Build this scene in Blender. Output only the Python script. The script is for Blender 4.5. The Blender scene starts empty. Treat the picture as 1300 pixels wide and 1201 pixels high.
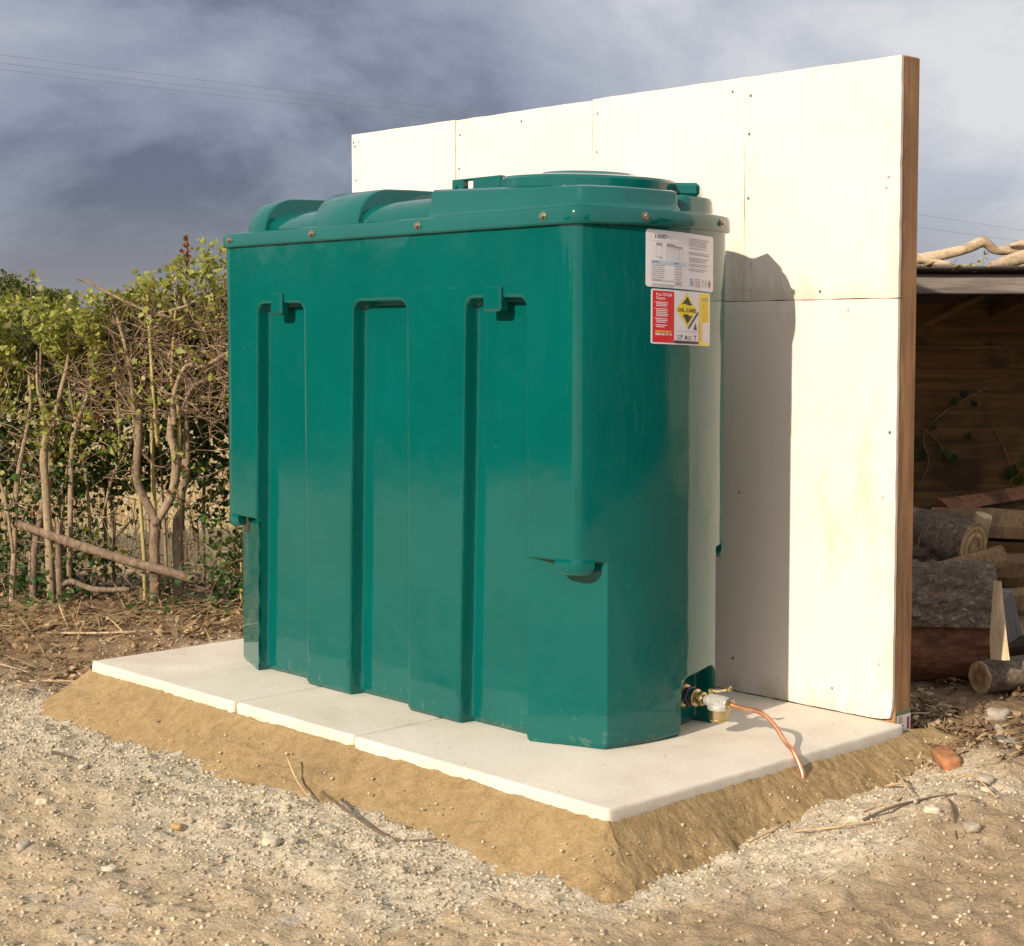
import bpy, math, random
import numpy as np
from mathutils import Vector, Matrix
R = math.radians
random.seed(7)
rng = np.random.default_rng(11)
scene = bpy.context.scene
C = scene.collection

# ------------------------------------------------------------------ camera
CAM = Vector((2.489, -2.642, 1.06))
cd = bpy.data.cameras.new('camera')
cam = bpy.data.objects.new('camera', cd)
C.objects.link(cam)
yaw, pitch = R(43.3), R(3.52)
fwd = Vector((-math.cos(yaw) * math.cos(pitch), math.sin(yaw) * math.cos(pitch), -math.sin(pitch)))
cam.location = CAM
cam.rotation_euler = fwd.to_track_quat('-Z', 'Y').to_euler()
cd.sensor_fit = 'HORIZONTAL'
cd.sensor_width = 36
cd.lens = 57.6
cd.shift_y = -0.0342
cd.clip_start = 0.05
cd.clip_end = 2000
scene.camera = cam

# ------------------------------------------------------------------ sun and sky
SUN_ELEV = R(26)
sun_dir = Vector((-0.105, 1, 0)).normalized()          # the way the light travels over the ground
sl = bpy.data.lights.new('sun', 'SUN')
sl.energy = 4.6
sl.angle = R(0.6)
sl.color = (1.0, 0.86, 0.68)
so = bpy.data.objects.new('sun', sl)
C.objects.link(so)
ld = Vector((sun_dir.x * math.cos(SUN_ELEV), sun_dir.y * math.cos(SUN_ELEV), -math.sin(SUN_ELEV)))
so.rotation_euler = ld.to_track_quat('-Z', 'Y').to_euler()
so.location = (0, -8, 6)

world = bpy.data.worlds.new('World')
scene.world = world
world.use_nodes = True
wn, wl = world.node_tree.nodes, world.node_tree.links
wn.clear()
w_out = wn.new('ShaderNodeOutputWorld')
sky = wn.new('ShaderNodeTexSky')
sky.sky_type = 'NISHITA'
sky.sun_disc = False
sky.sun_elevation = SUN_ELEV
sky.sun_rotation = math.atan2(-sun_dir.x, -sun_dir.y)
bg_sky = wn.new('ShaderNodeBackground')
bg_sky.inputs[1].default_value = 0.06
wl.new(sky.outputs[0], bg_sky.inputs[0])
tc = wn.new('ShaderNodeTexCoord')
mp = wn.new('ShaderNodeMapping')
mp.inputs['Scale'].default_value = (1.0, 1.0, 1.7)
wl.new(tc.outputs['Generated'], mp.inputs[0])
n1 = wn.new('ShaderNodeTexNoise')
n1.inputs['Scale'].default_value = 3.4
n1.inputs['Detail'].default_value = 7
n1.inputs['Roughness'].default_value = 0.6
n1.inputs['Distortion'].default_value = 0.35
wl.new(mp.outputs[0], n1.inputs[0])
# the storm stands to the north-west (left of the view); the cloud thins and brightens away from it
dp = wn.new('ShaderNodeVectorMath'); dp.operation = 'DOT_PRODUCT'
dp.inputs[1].default_value = Vector((-0.93, 0.36, -0.02)).normalized()
wl.new(tc.outputs['Generated'], dp.inputs[0])
mr = wn.new('ShaderNodeMapRange')
mr.inputs[1].default_value = 0.998; mr.inputs[2].default_value = 0.72
mr.inputs[3].default_value = 0.0; mr.inputs[4].default_value = 1.0
wl.new(dp.outputs['Value'], mr.inputs[0])
ad = wn.new('ShaderNodeMath'); ad.operation = 'MULTIPLY_ADD'
wl.new(n1.outputs[0], ad.inputs[0]); ad.inputs[1].default_value = 2.0; ad.inputs[2].default_value = -1.04
ad2 = wn.new('ShaderNodeMath'); ad2.operation = 'ADD'; ad2.use_clamp = True
# the cloud base is darkest low down and lets more light through higher up
sx0 = wn.new('ShaderNodeSeparateXYZ'); wl.new(tc.outputs['Generated'], sx0.inputs[0])
hi = wn.new('ShaderNodeMapRange'); wl.new(sx0.outputs[2], hi.inputs[0])
hi.inputs[1].default_value = 0.06; hi.inputs[2].default_value = 0.30; hi.inputs[3].default_value = -0.08; hi.inputs[4].default_value = 0.36
ad3 = wn.new('ShaderNodeMath'); ad3.operation = 'ADD'
wl.new(mr.outputs[0], ad3.inputs[0]); wl.new(hi.outputs[0], ad3.inputs[1])
wl.new(ad3.outputs[0], ad2.inputs[0]); wl.new(ad.outputs[0], ad2.inputs[1])
cr = wn.new('ShaderNodeValToRGB')
el = cr.color_ramp.elements
el[0].position = 0.0; el[0].color = (0.122, 0.146, 0.204, 1)
el[1].position = 0.95; el[1].color = (0.66, 0.66, 0.68, 1)
e = el.new(0.26); e.color = (0.262, 0.295, 0.375, 1)
e = el.new(0.66); e.color = (0.43, 0.455, 0.525, 1)
wl.new(ad2.outputs[0], cr.inputs[0])
# a paler band of far rain near the horizon
sx = wn.new('ShaderNodeSeparateXYZ'); wl.new(tc.outputs['Generated'], sx.inputs[0])
hz = wn.new('ShaderNodeMapRange'); wl.new(sx.outputs[2], hz.inputs[0])
hz.inputs[1].default_value = 0.02; hz.inputs[2].default_value = 0.085
hz.inputs[3].default_value = 0.7; hz.inputs[4].default_value = 0.0
hm = wn.new('ShaderNodeMix'); hm.data_type = 'RGBA'
wl.new(hz.outputs[0], hm.inputs[0]); wl.new(cr.outputs[0], hm.inputs[6])
hm.inputs[7].default_value = (0.30, 0.28, 0.295, 1)
bg_cl = wn.new('ShaderNodeBackground'); bg_cl.inputs[1].default_value = 1.0
wl.new(hm.outputs[2], bg_cl.inputs[0])
ms = wn.new('ShaderNodeMixShader'); ms.inputs[0].default_value = 0.93
wl.new(bg_sky.outputs[0], ms.inputs[1]); wl.new(bg_cl.outputs[0], ms.inputs[2])
wl.new(ms.outputs[0], w_out.inputs[0])

scene.view_settings.view_transform = 'Standard'
scene.view_settings.look = 'None'
scene.view_settings.exposure = 0.2
scene.view_settings.gamma = 1
scene.view_settings.use_curve_mapping = False
scene.cycles.use_denoising = True
scene.cycles.max_bounces = 8

# ------------------------------------------------------------------ helpers
def tag(o, label=None, cat=None, group=None, kind=None):
    if label: o['label'] = label
    if cat: o['category'] = cat
    if group: o['group'] = group
    if kind: o['kind'] = kind
    return o

def empty(name, loc=(0, 0, 0)):
    o = bpy.data.objects.new(name, None)
    o.empty_display_size = 0.05
    o.location = loc
    C.objects.link(o)
    return o

def link(name, me, mat=None, parent=None):
    if mat is not None and not me.materials: me.materials.append(mat)
    o = bpy.data.objects.new(name, me)
    C.objects.link(o)
    if parent is not None:
        o.parent = parent
        if parent.type == 'EMPTY' or True:
            o.matrix_parent_inverse = Matrix.Identity(4)
    return o

def mesh(name, V, F, smooth=False, mats=None, fm=None):
    me = bpy.data.meshes.new(name)
    V = np.asarray(V, dtype=np.float32)
    if isinstance(F, np.ndarray):
        n, k = F.shape
        me.vertices.add(len(V)); me.vertices.foreach_set('co', V.ravel())
        me.loops.add(n * k); me.loops.foreach_set('vertex_index', F.astype(np.int32).ravel())
        me.polygons.add(n)
        me.polygons.foreach_set('loop_start', np.arange(0, n * k, k, dtype=np.int32))
        me.update(calc_edges=True)
    else:
        me.from_pydata([tuple(map(float, v)) for v in V], [], F)
    if smooth:
        me.polygons.foreach_set('use_smooth', np.ones(len(me.polygons), dtype=bool))
    if mats:
        for m in mats: me.materials.append(m)
        if fm is not None: me.polygons.foreach_set('material_index', np.asarray(fm, dtype=np.int32))
    me.update()
    return me

def fattr(me, name, arr):
    a = me.attributes.new(name, 'FLOAT', 'POINT')
    a.data.foreach_set('value', np.asarray(arr, dtype=np.float32))

class MB:
    """collects pieces of one part"""
    def __init__(s): s.v = []; s.f = []
    def add(s, V, F):
        o = len(s.v); s.v += [tuple(map(float, v)) for v in V]; s.f += [tuple(int(i) + o for i in f) for f in F]
        return s
    def box(s, lo, hi, b=0.0, M=None):
        x0, y0, z0 = lo; x1, y1, z1 = hi
        if b <= 0:
            V = [(x0,y0,z0),(x1,y0,z0),(x1,y1,z0),(x0,y1,z0),(x0,y0,z1),(x1,y0,z1),(x1,y1,z1),(x0,y1,z1)]
            F = [(3,2,1,0),(4,5,6,7),(0,1,5,4),(1,2,6,5),(2,3,7,6),(3,0,4,7)]
        else:
            V = []; 
            for sx_ in (0, 1):
                for sy_ in (0, 1):
                    for sz_ in (0, 1):
                        x = (x1, x0)[1 - sx_]; y = (y1, y0)[1 - sy_]; z = (z1, z0)[1 - sz_]
                        dx = -b if sx_ else b; dy = -b if sy_ else b; dz = -b if sz_ else b
                        V += [(x, y + dy, z + dz), (x + dx, y, z + dz), (x + dx, y + dy, z)]
            I = lambda a, b_, c, k: (a * 4 + b_ * 2 + c) * 3 + k
            F = [(I(0,0,0,0),I(0,0,1,0),I(0,1,1,0),I(0,1,0,0)),(I(1,0,0,0),I(1,1,0,0),I(1,1,1,0),I(1,0,1,0)),
                 (I(0,0,0,1),I(1,0,0,1),I(1,0,1,1),I(0,0,1,1)),(I(0,1,0,1),I(0,1,1,1),I(1,1,1,1),I(1,1,0,1)),
                 (I(0,0,0,2),I(0,1,0,2),I(1,1,0,2),I(1,0,0,2)),(I(0,0,1,2),I(1,0,1,2),I(1,1,1,2),I(0,1,1,2))]
            for a in (0, 1):
                for c in (0, 1):
                    F.append((I(0,a,c,1),I(0,a,c,2),I(1,a,c,2),I(1,a,c,1)))
                    F.append((I(a,0,c,0),I(a,0,c,2),I(a,1,c,2),I(a,1,c,0)))
                    F.append((I(a,c,0,0),I(a,c,0,1),I(a,c,1,1),I(a,c,1,0)))
                    for d in (0, 1): F.append((I(a,c,d,0),I(a,c,d,1),I(a,c,d,2)))
        if M is not None: V = [tuple(M @ Vector(v)) for v in V]
        return s.add(V, F)
    def tube(s, pts, rad, n=8, cap=True, jit=0.0):
        P = [Vector(p) for p in pts]
        rr = rad if isinstance(rad, (list, tuple)) else [rad] * len(P)
        V = []; F = []; up = None
        for i, p in enumerate(P):
            t = (P[min(i + 1, len(P) - 1)] - P[max(i - 1, 0)]).normalized()
            if up is None: up = Vector((0, 0, 1)) if abs(t.z) < 0.9 else Vector((1, 0, 0))
            a = t.cross(up).normalized(); b = a.cross(t).normalized(); up = b
            for k in range(n):
                th = 2 * math.pi * k / n; q = rr[i] * (1 + jit * (random.random() - 0.5))
                V.append(p + a * math.cos(th) * q + b * math.sin(th) * q)
        for i in range(len(P) - 1):
            for k in range(n):
                F.append((i * n + k, i * n + (k + 1) % n, (i + 1) * n + (k + 1) % n, (i + 1) * n + k))
        if cap:
            F.append(tuple(range(n - 1, -1, -1))); F.append(tuple((len(P) - 1) * n + k for k in range(n)))
        return s.add(V, F)
    def lathe(s, c, axis, prof, n=24, cap=True):
        """prof: list of (radius, distance along axis)"""
        A = Vector(axis).normalized(); c = Vector(c)
        a = A.cross(Vector((0, 0, 1)) if abs(A.z) < 0.9 else Vector((1, 0, 0))).normalized(); b = A.cross(a)
        V = []; F = []
        for r, h in prof:
            for k in range(n):
                th = 2 * math.pi * k / n
                V.append(c + A * h + a * r * math.cos(th) + b * r * math.sin(th))
        for i in range(len(prof) - 1):
            for k in range(n):
                F.append((i * n + k, i * n + (k + 1) % n, (i + 1) * n + (k + 1) % n, (i + 1) * n + k))
        if cap:
            F.append(tuple(range(n - 1, -1, -1))); F.append(tuple((len(prof) - 1) * n + k for k in range(n)))
        return s.add(V, F)
    def build(s, name, mat, parent=None, smooth=False, angle=None):
        me = bpy.data.meshes.new(name)
        me.from_pydata(s.v, [], s.f); me.update()
        if smooth or angle:
            me.polygons.foreach_set('use_smooth', np.ones(len(me.polygons), dtype=bool))
            if angle: me.set_sharp_from_angle(angle=R(angle))
        return link(name, me, mat, parent)

def catmull(P, k=6):
    P = [Vector(p) for p in P]
    if len(P) < 3: return [P[0].lerp(P[-1], i / k) for i in range(k + 1)]
    out = []
    Q = [P[0] * 2 - P[1]] + P + [P[-1] * 2 - P[-2]]
    for i in range(1, len(Q) - 2):
        a, b, c, d = Q[i - 1:i + 3]
        for j in range(k):
            t = j / k
            out.append(0.5 * ((2 * b) + (c - a) * t + (2 * a - 5 * b + 4 * c - d) * t * t + (3 * b - a - 3 * c + d) * t ** 3))
    out.append(P[-1]); return out

def lerp_list(vals, n):
    return list(np.interp(np.linspace(0, len(vals) - 1, n), np.arange(len(vals)), vals))

def hash2(ix, iy, seed):
    h = (ix.astype(np.int64) * 374761393 + iy.astype(np.int64) * 668265263 + seed * 974711) & 0x7fffffff
    h = ((h ^ (h >> 13)) * 1274126177) & 0x7fffffff
    return ((h ^ (h >> 16)) & 0xffff) / 65535.0

def noise2(x, y, seed=0):
    x = np.asarray(x, dtype=float); y = np.asarray(y, dtype=float)
    ix = np.floor(x); iy = np.floor(y); fx = x - ix; fy = y - iy
    fx = fx * fx * (3 - 2 * fx); fy = fy * fy * (3 - 2 * fy)
    a = hash2(ix, iy, seed); b = hash2(ix + 1, iy, seed); c = hash2(ix, iy + 1, seed); d = hash2(ix + 1, iy + 1, seed)
    return (a * (1 - fx) + b * fx) * (1 - fy) + (c * (1 - fx) + d * fx) * fy - 0.5

def fbm(x, y, seed=0, octs=4, lac=2.1, gain=0.5):
    s = 0; a = 1
    for i in range(octs):
        s = s + a * noise2(np.asarray(x) * lac ** i, np.asarray(y) * lac ** i, seed + i * 17); a *= gain
    return s

def sstep(a, b, x):
    t = np.clip((np.asarray(x, dtype=float) - a) / (b - a), 0, 1)
    return t * t * (3 - 2 * t)

def rand_rot(n, tilt=None):
    """n random rotation matrices; with tilt the z axis stays within about that angle of up"""
    if tilt is None:
        q = rng.normal(size=(n, 4)); q /= np.linalg.norm(q, axis=1)[:, None]
        w, x, y, z = q.T
        return np.stack([np.stack([1-2*(y*y+z*z), 2*(x*y-z*w), 2*(x*z+y*w)], -1),
                         np.stack([2*(x*y+z*w), 1-2*(x*x+z*z), 2*(y*z-x*w)], -1),
                         np.stack([2*(x*z-y*w), 2*(y*z+x*w), 1-2*(x*x+y*y)], -1)], 1)
    sp = rng.uniform(0, 2*np.pi, n); az = rng.uniform(0, 2*np.pi, n); ti = np.abs(rng.normal(0, tilt, n))
    def rz(a):
        c, s, o, z = np.cos(a), np.sin(a), np.ones_like(a), np.zeros_like(a)
        return np.stack([np.stack([c,-s,z],-1),np.stack([s,c,z],-1),np.stack([z,z,o],-1)],1)
    def rx(a):
        c, s, o, z = np.cos(a), np.sin(a), np.ones_like(a), np.zeros_like(a)
        return np.stack([np.stack([o,z,z],-1),np.stack([z,c,-s],-1),np.stack([z,s,c],-1)],1)
    return rz(az) @ rx(ti) @ rz(sp)

def scatter(TV, TF, pos, rot, scl):
    TV = np.asarray(TV, dtype=float); TF = np.asarray(TF); n = len(pos); k = len(TV)
    scl = np.asarray(scl)
    if scl.ndim == 1: scl = scl[:, None] * np.ones((1, 3))
    V = np.einsum('nij,nkj->nki', rot, TV[None] * scl[:, None, :]) + np.asarray(pos)[:, None, :]
    F = TF[None] + (np.arange(n) * k)[:, None, None]
    return V.reshape(-1, 3), F.reshape(-1, TF.shape[1])

# ------------------------------------------------------------------ materials
def new_mat(name):
    m = bpy.data.materials.new(name); m.use_nodes = True
    nt = m.node_tree; b = nt.nodes['Principled BSDF']
    return m, nt, b

def nd(nt, t, **kw):
    n = nt.nodes.new(t)
    for k, v in kw.items(): setattr(n, k, v)
    return n

def noise_node(nt, scale, detail=6, rough=0.55, vec=None, dist=0.0, coords='Object', stretch=None):
    n = nd(nt, 'ShaderNodeTexNoise')
    n.inputs['Scale'].default_value = scale; n.inputs['Detail'].default_value = detail
    n.inputs['Roughness'].default_value = rough; n.inputs['Distortion'].default_value = dist
    if vec is None:
        t = nd(nt, 'ShaderNodeTexCoord'); vec = t.outputs[coords]
    if stretch:
        mpn = nd(nt, 'ShaderNodeMapping'); mpn.inputs['Scale'].default_value = stretch
        nt.links.new(vec, mpn.inputs[0]); vec = mpn.outputs[0]
    nt.links.new(vec, n.inputs[0])
    return n

def ramp(nt, src, stops):
    r = nd(nt, 'ShaderNodeValToRGB'); e = r.color_ramp.elements
    while len(e) < len(stops): e.new(0.5)
    for i, (p, c) in enumerate(stops):
        e[i].position = p; e[i].color = (*c, 1) if len(c) == 3 else c
    nt.links.new(src, r.inputs[0]); return r

def mixc(nt, fac, a, b, mode='MIX'):
    m = nd(nt, 'ShaderNodeMix', data_type='RGBA', blend_type=mode)
    for sock, v in ((0, fac), (6, a), (7, b)):
        if isinstance(v, (int, float)): m.inputs[sock].default_value = v
        elif isinstance(v, tuple): m.inputs[sock].default_value = (*v, 1)
        else: nt.links.new(v, m.inputs[sock])
    return m.outputs[2]

def bump(nt, b, src, strength=0.3, dist=0.01, prev=None):
    n = nd(nt, 'ShaderNodeBump'); n.inputs['Strength'].default_value = strength; n.inputs['Distance'].default_value = dist
    nt.links.new(src, n.inputs['Height'])
    if prev is not None: nt.links.new(prev, n.inputs['Normal'])
    nt.links.new(n.outputs[0], b.inputs['Normal']); return n.outputs[0]

def simple(name, col, rough=0.6, metal=0.0, var=0.15, scale=30, bmp=0.0, spec=0.5):
    m, nt, b = new_mat(name)
    n = noise_node(nt, scale)
    lo = tuple(c * (1 - var) for c in col); hi = tuple(min(1, c * (1 + var)) for c in col)
    r = ramp(nt, n.outputs[0], [(0.3, lo), (0.7, hi)])
    nt.links.new(r.outputs[0], b.inputs['Base Color'])
    b.inputs['Roughness'].default_value = rough; b.inputs['Metallic'].default_value = metal
    b.inputs['Specular IOR Level'].default_value = spec
    if bmp: bump(nt, b, n.outputs[0], bmp, 0.004)
    return m

def mat_plastic(name, col):
    m, nt, b = new_mat(name)
    t = nd(nt, 'ShaderNodeTexCoord')
    big = noise_node(nt, 3.0, 3, 0.5, t.outputs['Object'])
    fine = noise_node(nt, 220, 3, 0.5, t.outputs['Object'])
    scr = noise_node(nt, 9, 5, 0.65, t.outputs['Object'], 0.4, stretch=(1, 1, 0.35))
    r = ramp(nt, big.outputs[0], [(0.3, tuple(c * 0.92 for c in col)), (0.7, tuple(c * 1.08 for c in col))])
    # pale rub marks and dust: sparse thin specks and a fine bloom low down on the plastic
    sp = noise_node(nt, 60, 4, 0.6, t.outputs['Object'], 0.2, stretch=(1, 1, 0.22))
    spr = ramp(nt, sp.outputs[0], [(0.735, (0, 0, 0)), (0.80, (0.7, 0.7, 0.7))])
    dust = ramp(nt, scr.outputs[0], [(0.5, (0, 0, 0)), (0.8, (1, 1, 1))])
    c1 = mixc(nt, spr.outputs[0], r.outputs[0], (0.22, 0.36, 0.32))
    f = nd(nt, 'ShaderNodeMath', operation='MULTIPLY'); nt.links.new(dust.outputs[0], f.inputs[0]); f.inputs[1].default_value = 0.006
    c2 = mixc(nt, f.outputs[0], c1, (0.30, 0.36, 0.31))
    # dried splashes of sand and dust low on the walls
    sp3 = nd(nt, 'ShaderNodeSeparateXYZ'); nt.links.new(t.outputs['Object'], sp3.inputs[0])
    hz_ = nd(nt, 'ShaderNodeMapRange'); nt.links.new(sp3.outputs[2], hz_.inputs[0]); hz_.inputs[1].default_value = 0.16; hz_.inputs[2].default_value = 0.0
    hz_.inputs[3].default_value = 0.0; hz_.inputs[4].default_value = 0.17
    spl = noise_node(nt, 38, 7, 0.75, t.outputs['Object'])
    sa = nd(nt, 'ShaderNodeMath', operation='ADD'); nt.links.new(spl.outputs[0], sa.inputs[0]); nt.links.new(hz_.outputs[0], sa.inputs[1])
    sr_ = ramp(nt, sa.outputs[0], [(0.70, (0, 0, 0)), (0.95, (0.38, 0.38, 0.38))])
    c2 = mixc(nt, sr_.outputs[0], c2, (0.42, 0.36, 0.26))
    # fine scratches, mostly lying level
    sk = noise_node(nt, 14, 4, 0.6, t.outputs['Object'], 1.6, stretch=(1.0, 1.0, 9.0))
    skr = ramp(nt, sk.outputs[0], [(0.700, (0, 0, 0)), (0.715, (0.35, 0.35, 0.35)), (0.73, (0, 0, 0))])
    c2 = mixc(nt, skr.outputs[0], c2, (0.20, 0.30, 0.27))
    nt.links.new(c2, b.inputs['Base Color'])
    rr = nd(nt, 'ShaderNodeMapRange'); nt.links.new(scr.outputs[0], rr.inputs[0])
    rr.inputs[1].default_value = 0.3; rr.inputs[2].default_value = 0.75; rr.inputs[3].default_value = 0.30; rr.inputs[4].default_value = 0.46
    nt.links.new(rr.outputs[0], b.inputs['Roughness'])
    b.inputs['Coat Weight'].default_value = 1.0; b.inputs['Coat IOR'].default_value = 1.48
    cr_ = nd(nt, 'ShaderNodeMapRange'); nt.links.new(scr.outputs[0], cr_.inputs[0]); cr_.inputs[1].default_value = 0.35; cr_.inputs[2].default_value = 0.7; cr_.inputs[3].default_value = 0.04; cr_.inputs[4].default_value = 0.10
    nt.links.new(cr_.outputs[0], b.inputs['Coat Roughness'])
    b.inputs['Specular IOR Level'].default_value = 0.02
    p = bump(nt, b, big.outputs[0], 0.25, 0.014)
    bump(nt, b, fine.outputs[0], 0.03, 0.002, p); nt.links.new(p, b.inputs['Coat Normal'])
    return m

def mat_wood(name, dark, light, axis='x', scale=6, rough=0.75, bmp=0.35, stain=None):
    m, nt, b = new_mat(name)
    t = nd(nt, 'ShaderNodeTexCoord')
    oi = nd(nt, 'ShaderNodeObjectInfo')
    off = nd(nt, 'ShaderNodeVectorMath', operation='SCALE'); off.inputs[0].default_value = (7.3, 3.1, 5.7)
    nt.links.new(oi.outputs['Random'], off.inputs['Scale'])
    av = nd(nt, 'ShaderNodeVectorMath', operation='ADD'); nt.links.new(t.outputs['Object'], av.inputs[0]); nt.links.new(off.outputs[0], av.inputs[1])
    st = {'x': (0.5, 9, 9), 'y': (9, 0.5, 9), 'z': (9, 9, 0.5)}[axis]
    g = noise_node(nt, scale, 8, 0.6, av.outputs[0], 0.9, stretch=st)
    g2 = noise_node(nt, scale * 0.6, 4, 0.5, av.outputs[0], 0.2)
    r = ramp(nt, g.outputs[0], [(0.28, dark), (0.5, tuple((a + c) / 2 for a, c in zip(dark, light))), (0.74, light)])
    r2 = ramp(nt, g2.outputs[0], [(0.3, (0.62, 0.62, 0.62)), (0.65, (1.1, 1.1, 1.1))])
    c = mixc(nt, 0.8, r.outputs[0], r2.outputs[0], 'MULTIPLY')
    if stain:
        s = noise_node(nt, 4, 6, 0.65, av.outputs[0], 0.6)
        sr = ramp(nt, s.outputs[0], [(0.5, (0, 0, 0)), (0.66, (1, 1, 1))])
        c = mixc(nt, sr.outputs[0], c, stain)
    nt.links.new(c, b.inputs['Base Color'])
    b.inputs['Roughness'].default_value = rough
    bump(nt, b, g.outputs[0], bmp, 0.004)
    return m

def mat_leaf(name, a, b_, c_, trans=0.42):
    m, nt, b = new_mat(name)
    g = nd(nt, 'ShaderNodeNewGeometry')
    wn_ = nd(nt, 'ShaderNodeTexWhiteNoise', noise_dimensions='3D')
    oi = nd(nt, 'ShaderNodeObjectInfo')
    rnd = g.outputs['Random Per Island']
    ad_ = nd(nt, 'ShaderNodeMath', operation='ADD'); nt.links.new(rnd, ad_.inputs[0]); nt.links.new(oi.outputs['Random'], ad_.inputs[1])
    fr = nd(nt, 'ShaderNodeMath', operation='FRACT'); nt.links.new(ad_.outputs[0], fr.inputs[0])
    nt.nodes.remove(wn_)
    r = ramp(nt, fr.outputs[0], [(0.0, a), (0.5, b_), (0.9, c_)])
    nt.links.new(r.outputs[0], b.inputs['Base Color'])
    b.inputs['Roughness'].default_value = 0.5
    tr = nd(nt, 'ShaderNodeBsdfTranslucent'); nt.links.new(r.outputs[0], tr.inputs[0])
    mx = nd(nt, 'ShaderNodeMixShader'); mx.inputs[0].default_value = trans
    nt.links.new(b.outputs[0], mx.inputs[1]); nt.links.new(tr.outputs[0], mx.inputs[2])
    nt.links.new(mx.outputs[0], nt.nodes['Material Output'].inputs[0])
    return m

def mat_bark(name, dark, light, scale=18, stretch=(1, 1, 1), bmp=0.8, dist=0.02):
    m, nt, b = new_mat(name)
    t = nd(nt, 'ShaderNodeTexCoord')
    n = noise_node(nt, scale, 8, 0.65, t.outputs['Object'], 1.2, stretch=stretch)
    v = nd(nt, 'ShaderNodeTexVoronoi', feature='DISTANCE_TO_EDGE'); v.inputs['Scale'].default_value = scale * 1.6
    mm = nd(nt, 'ShaderNodeMapping'); mm.inputs['Scale'].default_value = stretch
    ad_ = nd(nt, 'ShaderNodeMix', data_type='VECTOR'); ad_.inputs[0].default_value = 0.12
    nt.links.new(t.outputs['Object'], ad_.inputs[4]); nt.links.new(n.outputs['Color'], ad_.inputs[5])
    nt.links.new(ad_.outputs[1], mm.inputs[0]); nt.links.new(mm.outputs[0], v.inputs[0])
    vr = ramp(nt, v.outputs['Distance'], [(0.0, (0, 0, 0)), (0.18, (1, 1, 1))])
    h = mixc(nt, 0.5, n.outputs[0], vr.outputs[0], 'MULTIPLY')
    r = ramp(nt, n.outputs[0], [(0.3, dark), (0.7, light)])
    nt.links.new(r.outputs[0], b.inputs['Base Color']); b.inputs['Roughness'].default_value = 0.9
    bump(nt, b, h, bmp, dist)
    return m

M = {}
M['green'] = mat_plastic('green_plastic', (0.0004, 0.098, 0.088))
M['steel'] = simple('zinc_steel', (0.32, 0.29, 0.22), 0.35, 0.85, 0.3, 60)
M['brass'] = simple('brass', (0.56, 0.46, 0.26), 0.32, 1.0, 0.15, 80)
M['alloy'] = simple('cast_alloy', (0.62, 0.60, 0.56), 0.48, 0.6, 0.12, 90, 0.3)
M['copper'] = simple('copper', (0.74, 0.36, 0.215), 0.42, 0.9, 0.18, 40)
M['rubber'] = simple('blue_black_plastic', (0.03, 0.04, 0.07), 0.35)
M['bluecap'] = simple('grey_screw', (0.16, 0.15, 0.135), 0.5, 0.4)
M['paper'] = simple('white_vinyl', (0.72, 0.70, 0.74), 0.35, 0, 0.03, 20)
M['paper2'] = simple('tag_paper', (0.74, 0.69, 0.66), 0.6, 0, 0.05, 30)
M['red'] = simple('red_print', (0.62, 0.02, 0.025), 0.35, 0, 0.05)
M['yellow'] = simple('yellow_print', (0.80, 0.62, 0.01), 0.35, 0, 0.05)
M['amber'] = simple('amber_print', (0.78, 0.45, 0.03), 0.35, 0, 0.05)
M['black'] = simple('black_print', (0.015, 0.013, 0.014), 0.4, 0, 0.1)
M['grey'] = simple('grey_print', (0.30, 0.29, 0.32), 0.45, 0, 0.05)
M['lgrey'] = simple('pale_grey_print', (0.52, 0.51, 0.54), 0.45, 0, 0.05)
M['bluep'] = simple('pale_blue_print', (0.42, 0.55, 0.68), 0.4, 0, 0.05)
M['bluetxt'] = simple('blue_print', (0.16, 0.25, 0.42), 0.4, 0, 0.05)
M['maroon'] = simple('maroon_print', (0.30, 0.07, 0.09), 0.4, 0, 0.05)
M['gtag'] = simple('green_print', (0.16, 0.22, 0.10), 0.5, 0, 0.05)
M['stud'] = mat_wood('stud_timber', (0.26, 0.125, 0.055), (0.56, 0.31, 0.15), 'z', 5, 0.75, 0.25)
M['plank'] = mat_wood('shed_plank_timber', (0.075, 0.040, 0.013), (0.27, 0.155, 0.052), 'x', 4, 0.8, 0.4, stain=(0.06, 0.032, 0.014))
M['beam'] = mat_wood('weathered_beam', (0.11, 0.095, 0.088), (0.32, 0.275, 0.245), 'x', 5, 0.85, 0.5)
M['roofboard'] = mat_wood('dark_roof_board', (0.035, 0.032, 0.03), (0.13, 0.12, 0.11), 'x', 6, 0.9, 0.6)
M['driftwood'] = mat_wood('dead_branch', (0.30, 0.21, 0.13), (0.68, 0.53, 0.37), 'x', 6, 0.8, 0.6)
M['split'] = mat_wood('split_wood', (0.15, 0.085, 0.04), (0.40, 0.26, 0.13), 'z', 7, 0.8, 0.6, stain=(0.13, 0.08, 0.045))
M['splitpale'] = mat_wood('fresh_split_wood', (0.50, 0.36, 0.20), (0.80, 0.63, 0.42), 'z', 10, 0.8, 0.5)
M['greyblock'] = mat_wood('grey_sawn_timber', (0.10, 0.10, 0.11), (0.27, 0.26, 0.27), 'z', 6, 0.8, 0.4)
M['heart'] = mat_wood('red_log_wood', (0.14, 0.055, 0.028), (0.40, 0.19, 0.10), 'x', 6, 0.85, 0.8, stain=(0.07, 0.03, 0.02))
M['bark'] = mat_bark('log_bark', (0.095, 0.068, 0.045), (0.44, 0.34, 0.25), 26, (1, 1, 1), 0.9, 0.02)
M['stem'] = mat_bark('hedge_stem_bark', (0.15, 0.10, 0.06), (0.48, 0.375, 0.245), 34, (1, 1, 0.5), 0.5, 0.006)
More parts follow.
